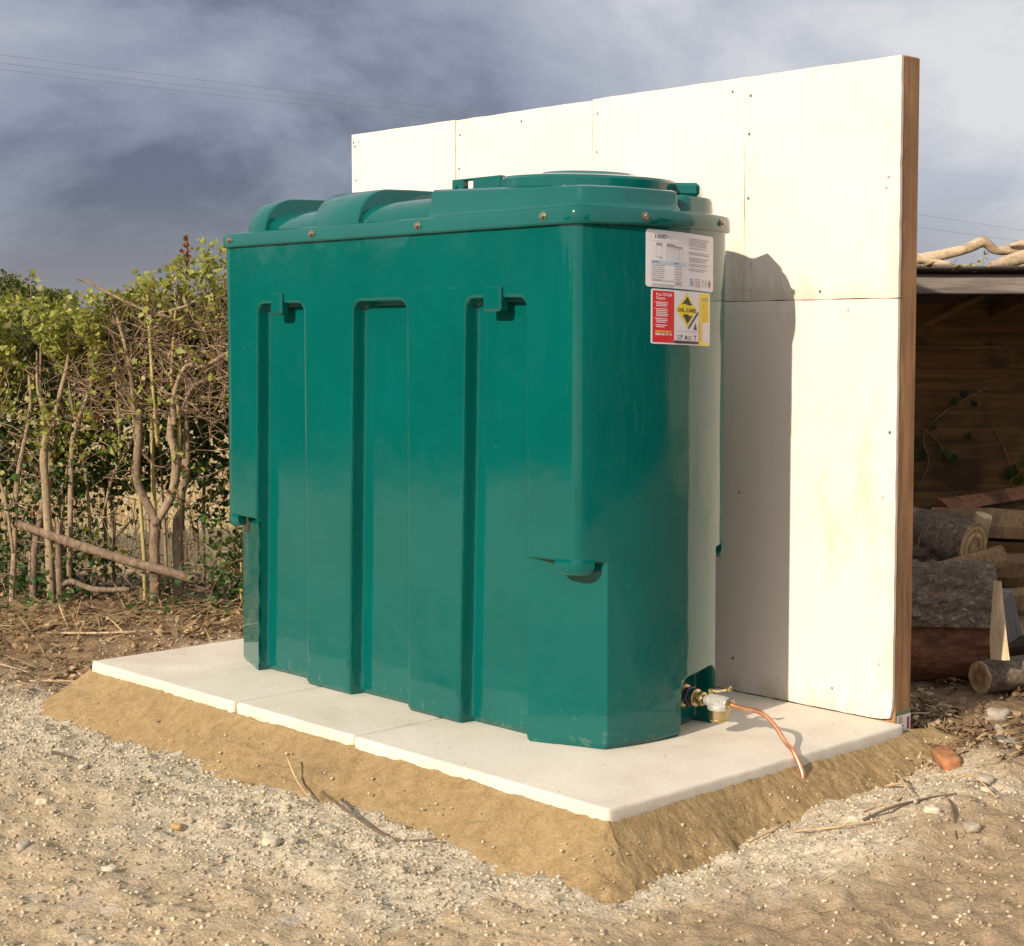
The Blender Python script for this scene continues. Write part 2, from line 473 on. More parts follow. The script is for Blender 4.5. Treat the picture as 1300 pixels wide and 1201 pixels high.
M['stemred'] = mat_bark('brown_stem_bark', (0.075, 0.048, 0.032), (0.36, 0.26, 0.175), 34, (1, 1, 0.5), 0.5, 0.006)
M['stemyellow'] = mat_bark('yellow_stem_bark', (0.28, 0.22, 0.08), (0.50, 0.41, 0.18), 50, (1, 1, 0.3), 0.3, 0.004)
M['twig'] = simple('hedge_twig', (0.25, 0.17, 0.105), 0.8, 0, 0.6, 14)
M['dead'] = simple('seed_head', (0.13, 0.06, 0.04), 0.8, 0, 0.4, 30)
M['leaf'] = mat_leaf('hedge_leaf', (0.12, 0.16, 0.02), (0.28, 0.295, 0.04), (0.46, 0.43, 0.09))
M['leafdark'] = mat_leaf('shaded_leaf', (0.02, 0.045, 0.01), (0.045, 0.085, 0.014), (0.10, 0.12, 0.02))  # darker copy of the leaf greens: the hedge's inner shade put into the colour
M['leafpale'] = mat_leaf('pale_leaf', (0.22, 0.29, 0.05), (0.38, 0.40, 0.09), (0.48, 0.46, 0.20))
M['leafrust'] = mat_leaf('rust_leaf', (0.16, 0.06, 0.02), (0.30, 0.11, 0.03), (0.34, 0.19, 0.06))
M['treeleaf'] = mat_leaf('far_tree_leaf', (0.05, 0.075, 0.012), (0.10, 0.12, 0.02), (0.16, 0.16, 0.035))
def mat_endgrain():
    m, nt, b = new_mat('end_grain')
    t = nd(nt, 'ShaderNodeTexCoord'); w = nd(nt, 'ShaderNodeTexWave', wave_type='RINGS', rings_direction='SPHERICAL')
    w.inputs['Scale'].default_value = 38; w.inputs['Distortion'].default_value = 2.5; w.inputs['Detail'].default_value = 3; w.inputs['Detail Scale'].default_value = 1.2
    nt.links.new(t.outputs['Object'], w.inputs[0]); n = noise_node(nt, 16, 6, 0.65, t.outputs['Object'], 0.8)
    r_ = ramp(nt, w.outputs['Fac'], [(0.0, (0.30, 0.18, 0.085)), (0.6, (0.52, 0.36, 0.19)), (1.0, (0.58, 0.42, 0.24))]); r2 = ramp(nt, n.outputs[0], [(0.3, (0.5, 0.46, 0.42)), (0.65, (1.1, 1.1, 1.1))])
    nt.links.new(mixc(nt, 0.9, r_.outputs[0], r2.outputs[0], 'MULTIPLY'), b.inputs['Base Color']); b.inputs['Roughness'].default_value = 0.85
    bump(nt, b, n.outputs[0], 0.6, 0.006); return m
M['endgrain'] = mat_endgrain()
M['ivy'] = mat_leaf('ivy_leaf', (0.03, 0.08, 0.02), (0.05, 0.13, 0.03), (0.10, 0.19, 0.04))
M['straw'] = mat_leaf('dry_stalk', (0.20, 0.12, 0.05), (0.40, 0.28, 0.13), (0.58, 0.45, 0.25), 0.15)
M['mulch'] = mat_leaf('bark_chip', (0.11, 0.065, 0.035), (0.27, 0.165, 0.09), (0.50, 0.35, 0.20), 0.05)
M['terracotta'] = simple('old_pot', (0.17, 0.10, 0.075), 0.9, 0, 0.3, 20, 0.3)
M['brick'] = simple('broken_brick', (0.33, 0.145, 0.065), 0.9, 0, 0.5, 25, 0.6)
M['ochre'] = simple('ochre_stone', (0.46, 0.31, 0.13), 0.9, 0, 0.25, 30, 0.4)
M['wire'] = simple('power_wire', (0.20, 0.20, 0.21), 0.6)
M['root'] = simple('pale_root', (0.48, 0.35, 0.21), 0.8, 0, 0.3, 30)
M['darktwig'] = simple('dark_twig', (0.13, 0.09, 0.06), 0.85, 0, 0.3, 30)

def mat_board():
    m, nt, b = new_mat('cement_board')
    t = nd(nt, 'ShaderNodeTexCoord')
    oi = nd(nt, 'ShaderNodeObjectInfo')
    n = noise_node(nt, 2.2, 7, 0.6, t.outputs['Object'], 0.3)
    r = ramp(nt, n.outputs[0], [(0.3, (0.78, 0.66, 0.575)), (0.6, (0.83, 0.715, 0.64))])
    # ochre damp marks drawn out downwards, thickest near the edges of the boards (attribute: 'edge')
    s = noise_node(nt, 15, 9, 0.78, t.outputs['Object'], 0.4, stretch=(1, 1, 0.4))
    at = nd(nt, 'ShaderNodeAttribute', attribute_name='edge')
    mul = nd(nt, 'ShaderNodeMath', operation='MULTIPLY_ADD'); nt.links.new(at.outputs['Fac'], mul.inputs[0]); mul.inputs[1].default_value = 0.26
    nt.links.new(s.outputs[0], mul.inputs[2])
    sr = ramp(nt, mul.outputs[0], [(0.60, (0, 0, 0)), (0.84, (1, 1, 1))])
    f = nd(nt, 'ShaderNodeMath', operation='MULTIPLY'); nt.links.new(sr.outputs[0], f.inputs[0]); f.inputs[1].default_value = 0.6
    c = mixc(nt, f.outputs[0], r.outputs[0], (0.54, 0.43, 0.27))
    # fine grey scuffs
    g = noise_node(nt, 30, 6, 0.7, t.outputs['Object'], 0.2, stretch=(0.4, 1, 1.6))
    gr = ramp(nt, g.outputs[0], [(0.64, (0, 0, 0)), (0.76, (1, 1, 1))])
    f2 = nd(nt, 'ShaderNodeMath', operation='MULTIPLY'); nt.links.new(gr.outputs[0], f2.inputs[0]); f2.inputs[1].default_value = 0.22
    c = mixc(nt, f2.outputs[0], c, (0.46, 0.40, 0.32))
    nt.links.new(c, b.inputs['Base Color']); b.inputs['Roughness'].default_value = 0.7
    bump(nt, b, g.outputs[0], 0.08, 0.003)
    return m
M['board'] = mat_board()

def mat_slab():
    m, nt, b = new_mat('pale_concrete')
    t = nd(nt, 'ShaderNodeTexCoord')
    n = noise_node(nt, 3, 8, 0.6, t.outputs['Object'], 0.5)
    f = noise_node(nt, 90, 5, 0.7, t.outputs['Object'])
    r = ramp(nt, n.outputs[0], [(0.3, (0.56, 0.505, 0.42)), (0.52, (0.66, 0.61, 0.52)), (0.7, (0.72, 0.67, 0.585))])
    s = noise_node(nt, 11, 8, 0.75, t.outputs['Object'], 0.8, stretch=(0.5, 1.6, 1))
    sr = ramp(nt, s.outputs[0], [(0.60, (0, 0, 0)), (0.74, (1, 1, 1))])
    k = nd(nt, 'ShaderNodeMath', operation='MULTIPLY'); nt.links.new(sr.outputs[0], k.inputs[0]); k.inputs[1].default_value = 0.62
    c = mixc(nt, k.outputs[0], r.outputs[0], (0.44, 0.35, 0.235))
    pr_ = ramp(nt, f.outputs[0], [(0.32, (0.72, 0.70, 0.67)), (0.48, (1, 1, 1)), (0.7, (1.05, 1.05, 1.05))])
    c = mixc(nt, 0.4, c, pr_.outputs[0], 'MULTIPLY')
    # sand stuck to the sides below the arris
    sp = nd(nt, 'ShaderNodeSeparateXYZ'); nt.links.new(t.outputs['Object'], sp.inputs[0])
    zz = nd(nt, 'ShaderNodeMath', operation='MULTIPLY_ADD'); nt.links.new(n.outputs[0], zz.inputs[0]); zz.inputs[1].default_value = 0.05; nt.links.new(sp.outputs[2], zz.inputs[2])
    zr = nd(nt, 'ShaderNodeMapRange'); nt.links.new(zz.outputs[0], zr.inputs[0]); zr.inputs[1].default_value = 0.0; zr.inputs[2].default_value = -0.03
    zr.inputs[3].default_value = 0; zr.inputs[4].default_value = 0.8
    c = mixc(nt, zr.outputs[0], c, (0.50, 0.40, 0.25))
    nt.links.new(c, b.inputs['Base Color']); b.inputs['Roughness'].default_value = 0.88
    p = bump(nt, b, n.outputs[0], 0.15, 0.01)
    bump(nt, b, f.outputs[0], 0.25, 0.003, p)
    return m
M['slab'] = mat_slab()

def mat_earth(name, base):
    """base='sand' for the mortar bank, 'ground' for the yard with its zones from point attributes"""
    m, nt, b = new_mat(name)
    t = nd(nt, 'ShaderNodeTexCoord')
    n0 = noise_node(nt, 1.7, 6, 0.6, t.outputs['Object'])
    n1 = noise_node(nt, 22, 7, 0.7, t.outputs['Object'], 0.3)
    n2 = noise_node(nt, 230, 5, 0.75, t.outputs['Object'])
    v = nd(nt, 'ShaderNodeTexVoronoi', feature='F1'); v.inputs['Scale'].default_value = 95
    nt.links.new(t.outputs['Object'], v.inputs[0])
    if base == 'sand':
        r = ramp(nt, n1.outputs[0], [(0.25, (0.255, 0.172, 0.08)), (0.5, (0.355, 0.252, 0.128)), (0.75, (0.43, 0.32, 0.175))])
        r0 = ramp(nt, n0.outputs[0], [(0.3, (0.86, 0.85, 0.84)), (0.7, (1.08, 1.08, 1.08))])
        c = mixc(nt, 1.0, r.outputs[0], r0.outputs[0], 'MULTIPLY')
        n3 = ramp(nt, n2.outputs[0], [(0.3, (0.60, 0.58, 0.56)), (0.7, (1.32, 1.32, 1.32))])
        c = mixc(nt, 0.8, c, n3.outputs[0], 'MULTIPLY')
    else:
        soil = ramp(nt, n1.outputs[0], [(0.25, (0.295, 0.215, 0.132)), (0.5, (0.45, 0.35, 0.225)), (0.75, (0.585, 0.475, 0.33))])
        grit = ramp(nt, v.outputs['Color'], [(0.1, (0.36, 0.30, 0.205)), (0.5, (0.52, 0.45, 0.335)), (0.9, (0.66, 0.58, 0.46))])
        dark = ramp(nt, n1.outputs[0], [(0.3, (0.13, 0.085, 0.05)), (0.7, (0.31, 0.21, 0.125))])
        pale = ramp(nt, n1.outputs[0], [(0.3, (0.36, 0.27, 0.13)), (0.7, (0.60, 0.48, 0.28))])
        def zone(nm): return nd(nt, 'ShaderNodeAttribute', attribute_name=nm).outputs['Fac']
        chalk = noise_node(nt, 5, 7, 0.7, t.outputs['Object'], 0.4)
        ck = ramp(nt, chalk.outputs[0], [(0.56, (0, 0, 0)), (0.70, (0.6, 0.6, 0.6))])
        c = mixc(nt, ck.outputs[0], soil.outputs[0], (0.52, 0.48, 0.44))
        c = mixc(nt, zone('grit'), c, grit.outputs[0])
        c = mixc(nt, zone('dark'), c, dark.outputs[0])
        c = mixc(nt, zone('pale'), c, pale.outputs[0])
        n3 = ramp(nt, n2.outputs[0], [(0.3, (0.45, 0.42, 0.40)), (0.5, (1.0, 1.0, 1.0)), (0.7, (1.42, 1.42, 1.42))])
        c = mixc(nt, 0.8, c, n3.outputs[0], 'MULTIPLY')
    nt.links.new(c, b.inputs['Base Color']); b.inputs['Roughness'].default_value = 0.95
    b.inputs['Specular IOR Level'].default_value = 0.2
    p = bump(nt, b, n1.outputs[0], 0.4 if base != 'sand' else 0.5, 0.02)
    p = bump(nt, b, v.outputs['Distance'], 0.3 if base != 'sand' else 0.2, 0.008, p)
    bump(nt, b, n2.outputs[0], 0.5, 0.005, p)
    return m
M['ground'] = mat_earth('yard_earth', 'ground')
M['sand'] = mat_earth('wet_sand', 'sand')
M['pebble'] = mat_leaf('pebble', (0.26, 0.195, 0.12), (0.43, 0.34, 0.225), (0.58, 0.485, 0.355), 0.0)
M['crumb'] = mat_leaf('sand_crumb', (0.33, 0.26, 0.165), (0.47, 0.395, 0.28), (0.58, 0.51, 0.39), 0.0)
M['stone'] = simple('pale_stone', (0.55, 0.48, 0.37), 0.9, 0, 0.3, 30, 0.5)
M['stonedark'] = simple('grey_stone', (0.36, 0.31, 0.245), 0.9, 0, 0.3, 30, 0.5)

# ------------------------------------------------------------------ ground
def ground_z(x, y):
    x = np.asarray(x, dtype=float); y = np.asarray(y, dtype=float)
    z = np.full(np.broadcast(x, y).shape, -0.14)
    left = sstep(-2.15, -2.75, x)
    z = z + 0.085 * np.maximum(sstep(0.0, 0.65, y) * left, sstep(0.9, 1.5, y))        # rises behind the slab
    z = z + 0.05 * sstep(-0.05, 0.35, x) * sstep(-0.1, 0.8, y) * (1 - sstep(0.9, 1.5, y))
    z = z + 0.035 * np.exp(-(((x - 0.36) / 0.22) ** 2 + ((y - 0.75) / 0.3) ** 2))     # loose hump on the right
    z = z + 0.045 * np.exp(-(((x - 0.27) / 0.12) ** 2 + ((y - 1.2) / 0.1) ** 2))
    z = z + 0.035 * fbm(x * 1.3, y * 1.3, 3, 3)
    far = np.hypot(x + 1, y - 0.5)
    z = z + sstep(8, 60, far) * 0.6 * fbm(x * 0.02, y * 0.02, 9, 2) - sstep(6, 30, far) * 0.12
    return z

def axis(lo, hi, step, reach):
    a = list(np.arange(lo, hi + 1e-6, step)); d = step; p = a[-1]; q = a[0]; right = []; leftl = []
    while p < reach: d *= 1.22; p += d; right.append(p)
    d = step
    while q > -reach: d *= 1.22; q -= d; leftl.append(q)
    return np.array(leftl[::-1] + a + right)

gx = axis(-5.0, 1.5, 0.014, 900); gy = axis(-1.7, 3.4, 0.014, 900)
X, Y = np.meshgrid(gx, gy, indexing='ij')
Z = ground_z(X, Y)
near = 1 - sstep(7, 14, np.hypot(X + 1, Y))
grit = np.zeros_like(X)
# grey-buff grit spilt along the foot of the mortar bank
edge_d = np.where(X < -0.05, -Y - 0.15 + 0.0 * X, 9)
edge_d = np.where((X < -0.05), np.hypot(np.minimum(X + 2.35, 0), np.minimum(Y + 0.15, 0)), edge_d)
edge_r = np.where(X >= -0.05, np.hypot(np.maximum(X - 0.13, 0), np.minimum(Y, 0)), 9)
wob = 0.28 * fbm(X * 3, Y * 3, 21, 3)
grit = np.maximum(sstep(0.62, 0.22, edge_d + wob), sstep(0.34, 0.08, edge_r + wob)) * sstep(1.35, 1.05, Y)
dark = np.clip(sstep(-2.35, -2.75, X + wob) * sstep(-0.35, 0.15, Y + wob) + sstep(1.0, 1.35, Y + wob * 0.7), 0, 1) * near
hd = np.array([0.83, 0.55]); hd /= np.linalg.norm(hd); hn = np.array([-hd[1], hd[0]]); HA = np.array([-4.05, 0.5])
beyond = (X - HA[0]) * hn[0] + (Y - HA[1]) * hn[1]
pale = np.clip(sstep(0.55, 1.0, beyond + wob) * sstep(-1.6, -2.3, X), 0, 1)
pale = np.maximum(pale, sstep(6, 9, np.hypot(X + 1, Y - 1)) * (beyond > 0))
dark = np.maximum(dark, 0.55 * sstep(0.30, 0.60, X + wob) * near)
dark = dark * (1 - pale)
Zd = Z + near * (0.018 * fbm(X * 9, Y * 9, 31, 4) + 0.015 * fbm(X * 30, Y * 30, 41, 2) * (1 + 0.3 * dark) + 0.012 * np.clip(fbm(X * 17, Y * 17, 51, 2), 0, 1))
ni, nj = X.shape
V = np.stack([X, Y, Zd], -1).reshape(-1, 3)
idx = np.arange(ni * nj).reshape(ni, nj)
F = np.stack([idx[:-1, :-1], idx[1:, :-1], idx[1:, 1:], idx[:-1, 1:]], -1).reshape(-1, 4)
gme = mesh('ground', V, F, True)
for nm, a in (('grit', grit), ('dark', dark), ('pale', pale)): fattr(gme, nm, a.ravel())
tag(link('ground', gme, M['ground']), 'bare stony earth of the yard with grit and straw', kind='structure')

def surf_z(x, y): return ground_z(x, y)

# ------------------------------------------------------------------ mortar bank round the slab
def bank():
    foot_f, foot_r = 0.16, 0.13
    path = []                                    # (top point, foot point)
    for t in np.linspace(0, 1, 150):             # left end
        path.append(((-2.335 + 0.0 * t, 0.16 - 0.16 * t), (-2.40 - 0.05 * t, 0.10 - 0.30 * t)))
    for t in np.linspace(0, 1, 520)[1:]:
        x = -2.335 + 2.335 * t
        path.append(((x, 0.002), (x - 0.115 * (1 - t) + 0.075 * t, -0.185 + 0.005 * t)))
    for t in np.linspace(0, 1, 40)[1:]:
        q0, q1, q2 = np.array((0.075, -0.18)), np.array((0.150, -0.165)), np.array((0.155, -0.07))
        path.append(((0.001, 0.001 + 0.003 * t), tuple(q0 * (1 - t) ** 2 + q1 * 2 * t * (1 - t) + q2 * t * t)))
    for t in np.linspace(0, 1, 330)[1:]:
        y = 1.30 * t
        path.append(((-0.002 + 0.03 * sstep(0.95, 1.0, t), y), (0.155 - 0.028 * math.sin(t * 3.14), -0.07 + 1.37 * t)))
    path = np.array(path); nP = len(path); nW = 44
    s = np.arange(nP) * 0.0048
    w = np.linspace(-0.15, 1.15, nW)
    Vv = []
    for j, t in enumerate(w):
        wig = 1 + 0.30 * fbm(s * 2.2, 0 * s, 61, 3) + 0.10 * max(0, t) * fbm(s * 14, 0 * s + t, 63, 3)
        k = t if t < 0 else t * wig
        P = path[:, 0] + (path[:, 1] - path[:, 0]) * (k if np.isscalar(k) else k[:, None])
        tt = np.clip(t, 0, 1.2)
        foot = ground_z(path[:, 1, 0], path[:, 1, 1]) - 0.012
        top = -0.028 + 0.007 * fbm(s * 3, 0 * s, 71, 2)
        z = top + (foot - top) * (tt ** 0.92) - (0.02 if t > 1.05 else 0)
        if t < 0: z = top + 0.0 * s
        z = z + 0.020 * fbm(P[:, 0] * 7, P[:, 1] * 7, 81, 5) * (0.2 + min(1, max(0, t) * 2)) + 0.005 * np.clip(fbm(P[:, 0] * 26, P[:, 1] * 26, 87, 2), 0, 1) + 0.004 * fbm(P[:, 0] * 60, P[:, 1] * 60, 83, 2)
        Vv.append(np.stack([P[:, 0], P[:, 1], z], -1))
    Vv = np.array(Vv).transpose(1, 0, 2).reshape(-1, 3)
    ix = np.arange(nP * nW).reshape(nP, nW)
    Ff = np.stack([ix[:-1, :-1], ix[:-1, 1:], ix[1:, 1:], ix[1:, :-1]], -1).reshape(-1, 4)
    o = link('mortar_bank', mesh('mortar_bank', Vv, Ff, True), M['sand'])
    tag(o, 'sloping bank of brown sandy mortar round the slab edge', kind='structure')
    return path
bank_path = bank()

# ------------------------------------------------------------------ concrete slab base
def loft(outline, rings, cap_top=True, cap_bot=False):
    """outline (n,2) counter-clockwise; rings: list of (outward offset, z) or (offset, z, array of extra z)"""
    O = np.asarray(outline, dtype=float); n = len(O)
    T = np.roll(O, -1, 0) - np.roll(O, 1, 0); T /= np.linalg.norm(T, axis=1)[:, None] + 1e-9
    Nn = np.stack([T[:, 1], -T[:, 0]], -1)
    V = []
    for rg in rings:
        P = O + Nn * rg[0]; z = np.full(n, rg[1]) + (rg[2] if len(rg) > 2 else 0)
        V.append(np.column_stack([P, z]))
    F = []
    for i in range(len(rings) - 1):
        for k in range(n):
            F.append((i * n + k, i * n + (k + 1) % n, (i + 1) * n + (k + 1) % n, (i + 1) * n + k))
    if cap_top: F.append(tuple((len(rings) - 1) * n + k for k in range(n)))
    if cap_bot: F.append(tuple(range(n - 1, -1, -1)))
    return np.concatenate(V), F

def rect_outline(x0, x1, y0, y1, r=0.01, step=0.02, k=4):
    P = []
    def seg(a, b):
        a = np.array(a); b = np.array(b); n = max(1, int(np.linalg.norm(b - a) / step))
        for i in range(n): P.append(a + (b - a) * i / n)
    def arc(cx, cy, a0):
        for i in range(k): 
            a = R(a0 + 90 * i / k); P.append(np.array((cx + r * math.cos(a), cy + r * math.sin(a))))
    seg((x0 + r, y0), (x1 - r, y0)); arc(x1 - r, y0 + r, -90)
    seg((x1, y0 + r), (x1, y1 - r)); arc(x1 - r, y1 - r, 0)
    seg((x1 - r, y1), (x0 + r, y1)); arc(x0 + r, y1 - r, 90)
    seg((x0, y1 - r), (x0, y0 + r)); arc(x0 + r, y0 + r, 180)
    return np.array(P)

base = tag(empty('concrete_base', (0, 0, 0)), 'pale concrete slab base under the green tank, in three sections', 'base')
for i, (a, b_) in enumerate(((-2.332, -1.502), (-1.4935, -0.9395), (-0.931, 0.0))):
    O = rect_outline(a, b_, 0.0 + 0.004 * (i == 1), 1.185, 0.014)
    jt = 0.004 * fbm(O[:, 0] * 30, O[:, 1] * 30, 90 + i, 3)
    jo = 0.004 * fbm(O[:, 0] * 14, O[:, 1] * 14, 95 + i, 3)
    c1 = O.mean(0)
    Vs, Fs = loft(O, [(0.0, -0.16), (0.0, -0.03), (0.0, -0.009, jt), (-0.002, -0.003, jt * 0.6), (-0.006, -0.0006), (-0.010, 0.0)])
    Vs[:, :2] += np.tile(((O - c1) / np.linalg.norm(O - c1, axis=1)[:, None]) * jo[:, None], (6, 1)) * np.repeat([0, .3, .8, .8, .5, .3], len(O))[:, None]
    o = link('paving_slab', mesh('paving_slab', Vs, Fs), M['slab'], base)
    o.data.polygons.foreach_set('use_smooth', np.array([len(f) == 4 for f in Fs]))

# ------------------------------------------------------------------ oil tank
tank = tag(empty('oil_tank', (-1.19, 0.6, 0.0)), 'tall green plastic oil tank with ribbed sides standing on the concrete slab', 'oil tank')
TO = Vector((-1.19, 0.6, 0.0))
def tk(o): o.location = -TO; return o          # parts are modelled in world coordinates

def tank_outline():
    hf, sag = 0.30, 0.070
    Rr = (hf * hf + sag * sag) / (2 * sag); cx = -0.331 - Rr; th = math.asin(hf / Rr); ds = 0.001
    xs = np.arange(-1.979, -0.401, ds)
    fr = np.stack([xs, np.full(len(xs), 0.30)], 1)
    t = np.linspace(-th, th, int(2 * th * Rr / ds), endpoint=False)
    ra = np.stack([cx + Rr * np.cos(t), 0.60 + Rr * np.sin(t)], 1)
    P = np.concatenate([fr, ra]); P = np.concatenate([P, np.stack([-2.38 - P[:, 0], 1.2 - P[:, 1]], 1)])
    k = np.fft.fftfreq(len(P), d=ds); g = np.exp(-2 * (np.pi * k * 0.024) ** 2)
    return np.stack([np.fft.ifft(np.fft.fft(P[:, i]) * g).real for i in (0, 1)], 1)
OUT = tank_outline()
OS = np.r_[0, np.cumsum(np.linalg.norm(np.diff(OUT, axis=0), axis=1))]
OT = np.roll(OUT, -1, 0) - np.roll(OUT, 1, 0); OT /= np.linalg.norm(OT, axis=1)[:, None]
ON = np.stack([OT[:, 1], -OT[:, 0]], 1)
def out_at(s, off=0.0):
    s = np.asarray(s, dtype=float)
    return np.stack([np.interp(s, OS, OUT[:, i] + ON[:, i] * off) for i in (0, 1)], -1)
def s_of_x_front(x): 
    n = 1500; return float(np.interp(x, OUT[:n, 0], OS[:n]))

REC = [(-1.795, -1.552), (-1.310, -1.067), (-0.817, -0.580)]
def tank_shape(P, z):
    """P (n,2) outline points, z (n,) -> displaced (n,3)"""
    P = P.copy(); x = P[:, 0].copy(); y = P[:, 1].copy()
    # slight pull-in at the foot and belly
    d = 0.008 * sstep(0.016, 0.0, z)
    fy = np.where(y < 0.6, y, 1.2 - y); fx = np.where(y < 0.6, x, -2.38 - x)
    front = fy < 0.34
    rec = np.zeros(len(x))
    for a, b in REC:
        a2 = a - 0.028 * (1 - z / 1.165); hx = (b - a2) / 2; cx = (a2 + b) / 2; top = 1.163; r = 0.032
        qx = np.abs(fx - cx) - hx + r; qz = (z - top) + r
        sd = np.hypot(np.maximum(qx, 0), np.maximum(qz, 0)) + np.minimum(np.maximum(qx, qz), 0) - r
        rec = np.maximum(rec, 0.965 * sstep(0.002, -0.0075, sd) + 0.035 * sstep(0.015, 0.0, sd))
    rec = rec * front
    dy = d + 0.045 * rec
    P[:, 1] += np.where(y < 0.6, 1, -1) * dy * (fy < 0.36)
    # chamfered feet at the four corners under an overhanging lip
    mx = np.abs(P[:, 0] + 1.19); my = np.abs(P[:, 1] - 0.6)
    A = np.array([0.632, 0.288]); B = np.array([0.795, 0.226])
    nv = np.array([B[1] - A[1], -(B[0] - A[0])]); nv = -nv / np.linalg.norm(nv)
    t = (mx - A[0]) * nv[0] + (my - A[1]) * nv[1]
    k = sstep(0.490, 0.484, z) * np.maximum(t, 0) * (mx > 0.55)
    mx2 = mx - k * nv[0]; my2 = my - k * nv[1]
    # valve bay in the middle of each end, low down
    endf = (mx > 0.70)
    yy = P[:, 1] - 0.6; yy = np.where(P[:, 0] > -1.19, yy, -yy)
    hx, cy, top, r = 0.088, 0.124, 0.160, 0.04
    qx = np.abs(yy - cy) - hx + r; qz = z - top - 0.10 * (yy - 0.12) + r
    sd = np.hypot(np.maximum(qx, 0), np.maximum(qz, 0)) + np.minimum(np.maximum(qx, qz), 0) - r
    bay = sstep(0.003, -0.014, sd) * endf
    mx2 = mx2 - 0.065 * bay - d * (mx > 0.7)
    Q = np.column_stack([np.where(P[:, 0] > -1.19, 1, -1) * mx2 - 1.19, np.where(P[:, 1] > 0.6, 1, -1) * my2 + 0.6, z])
    # heat-moulded sheets are never dead flat
    q = 0.0016 * fbm(Q[:, 0] * 3.1 + Q[:, 1] * 2.3, z * 2.7, 7, 2)
    Q[:, 1] += np.where(y < 0.6, 1, -1) * q * (fy < 0.5) * 1.3
    return Q

def nonuni(lo, hi, fine, spots, coarse, reach):
    out = [lo]
    while out[-1] < hi:
        d = min(abs(out[-1] - s_) for s_ in spots)
        out.append(out[-1] + fine + (coarse - fine) * float(sstep(reach * 0.5, reach * 2, d)))
    out[-1] = hi
    return np.array(out)

L = OS[-1]; half = OS[len(OUT) // 2]
fr_spots = [s_of_x_front(v) for ab in REC for v in (ab[0] - 0.012, ab[1])] + [s_of_x_front(REC[i][0] - 0.03) for i in range(3)]
fr_spots += [0.0, 0.02, 1.575, 1.60, 1.63, 1.66, 1.90, 2.06, 2.10]
sA = nonuni(0, half, 0.0022, fr_spots, 0.012, 0.02)[:-1]
sB = half + sA
ss = np.concatenate([sA, sB])
zz = nonuni(0.001, 1.346, 0.0025, [0.0, 0.02, 0.165, 0.487, 1.15, 1.165], 0.02, 0.02)
base_pts = out_at(ss)
VV = np.concatenate([tank_shape(base_pts, np.full(len(ss), z)) for z in zz])
nS, nZ = len(ss), len(zz)
ix = np.arange(nS * nZ).reshape(nZ, nS); ixn = np.roll(ix, -1, 1)
FF = np.stack([ix[:-1], ixn[:-1], ixn[1:], ix[1:]], -1).reshape(-1, 4)
bme = mesh('body', VV, FF, True)
tk(link('body', bme, M['green'], tank))

# lifting lips: two over the tall recesses, one at each lower corner
for hx0, hx1 in ((-1.709, -1.651), (-0.737, -0.667)):
    mb = MB(); mb.box((hx0, 0.288, 1.128), (hx1, 0.323, 1.196), 0.006)
    tk(mb.build('hook', M['green'], tank))
def lip(s0, s1, z0, z1, thick=0.03):
    n = 26; sv = np.linspace(s0, s1, n); prof = [(0.001, z1), (0.002, z1 - 0.01), (0.002, z0 + 0.008), (-0.004, z0), (-thick, z0), (-thick, z1)]
    V = []; 
    for off, z in prof:
        dz = np.zeros(n)
        if z < z0 + 0.02: dz = 0.012 * (np.abs(np.linspace(-1, 1, n)) ** 10)
        V.append(np.column_stack([out_at(sv % L, off), np.full(n, z) + dz]))
    k = len(prof); V = np.concatenate(V); F = []
    for i in range(k):
        for j in range(n - 1):
            a, b = i * n + j, ((i + 1) % k) * n + j
            F.append((a, b, b + 1, a + 1))
    F.append(tuple(i * n for i in range(k))); F.append(tuple(i * n + n - 1 for i in range(k - 1, -1, -1)))
    mb = MB(); mb.add(V, F); return mb
sc_ = s_of_x_front(-0.470)
for s0 in (sc_, half - 0.52 - 0.0, half + sc_, 2 * half - 0.52):
    pass
corner_s = float(OS[np.argmin(np.hypot(OUT[:, 0] + 0.398, OUT[:, 1] - 0.305))])
corner_b = float(OS[np.argmin(np.hypot(OUT[:, 0] + 0.398, OUT[:, 1] - 0.895))])
for c_, w0, w1 in ((corner_s, 0.07, 0.045), (corner_b, 0.045, 0.07), (corner_s + half, 0.07, 0.045), (corner_b + half, 0.045, 0.07)):
    tk(lip(c_ - w0, c_ + w1, 0.455, 0.495).build('hook', M['green'], tank, angle=40))

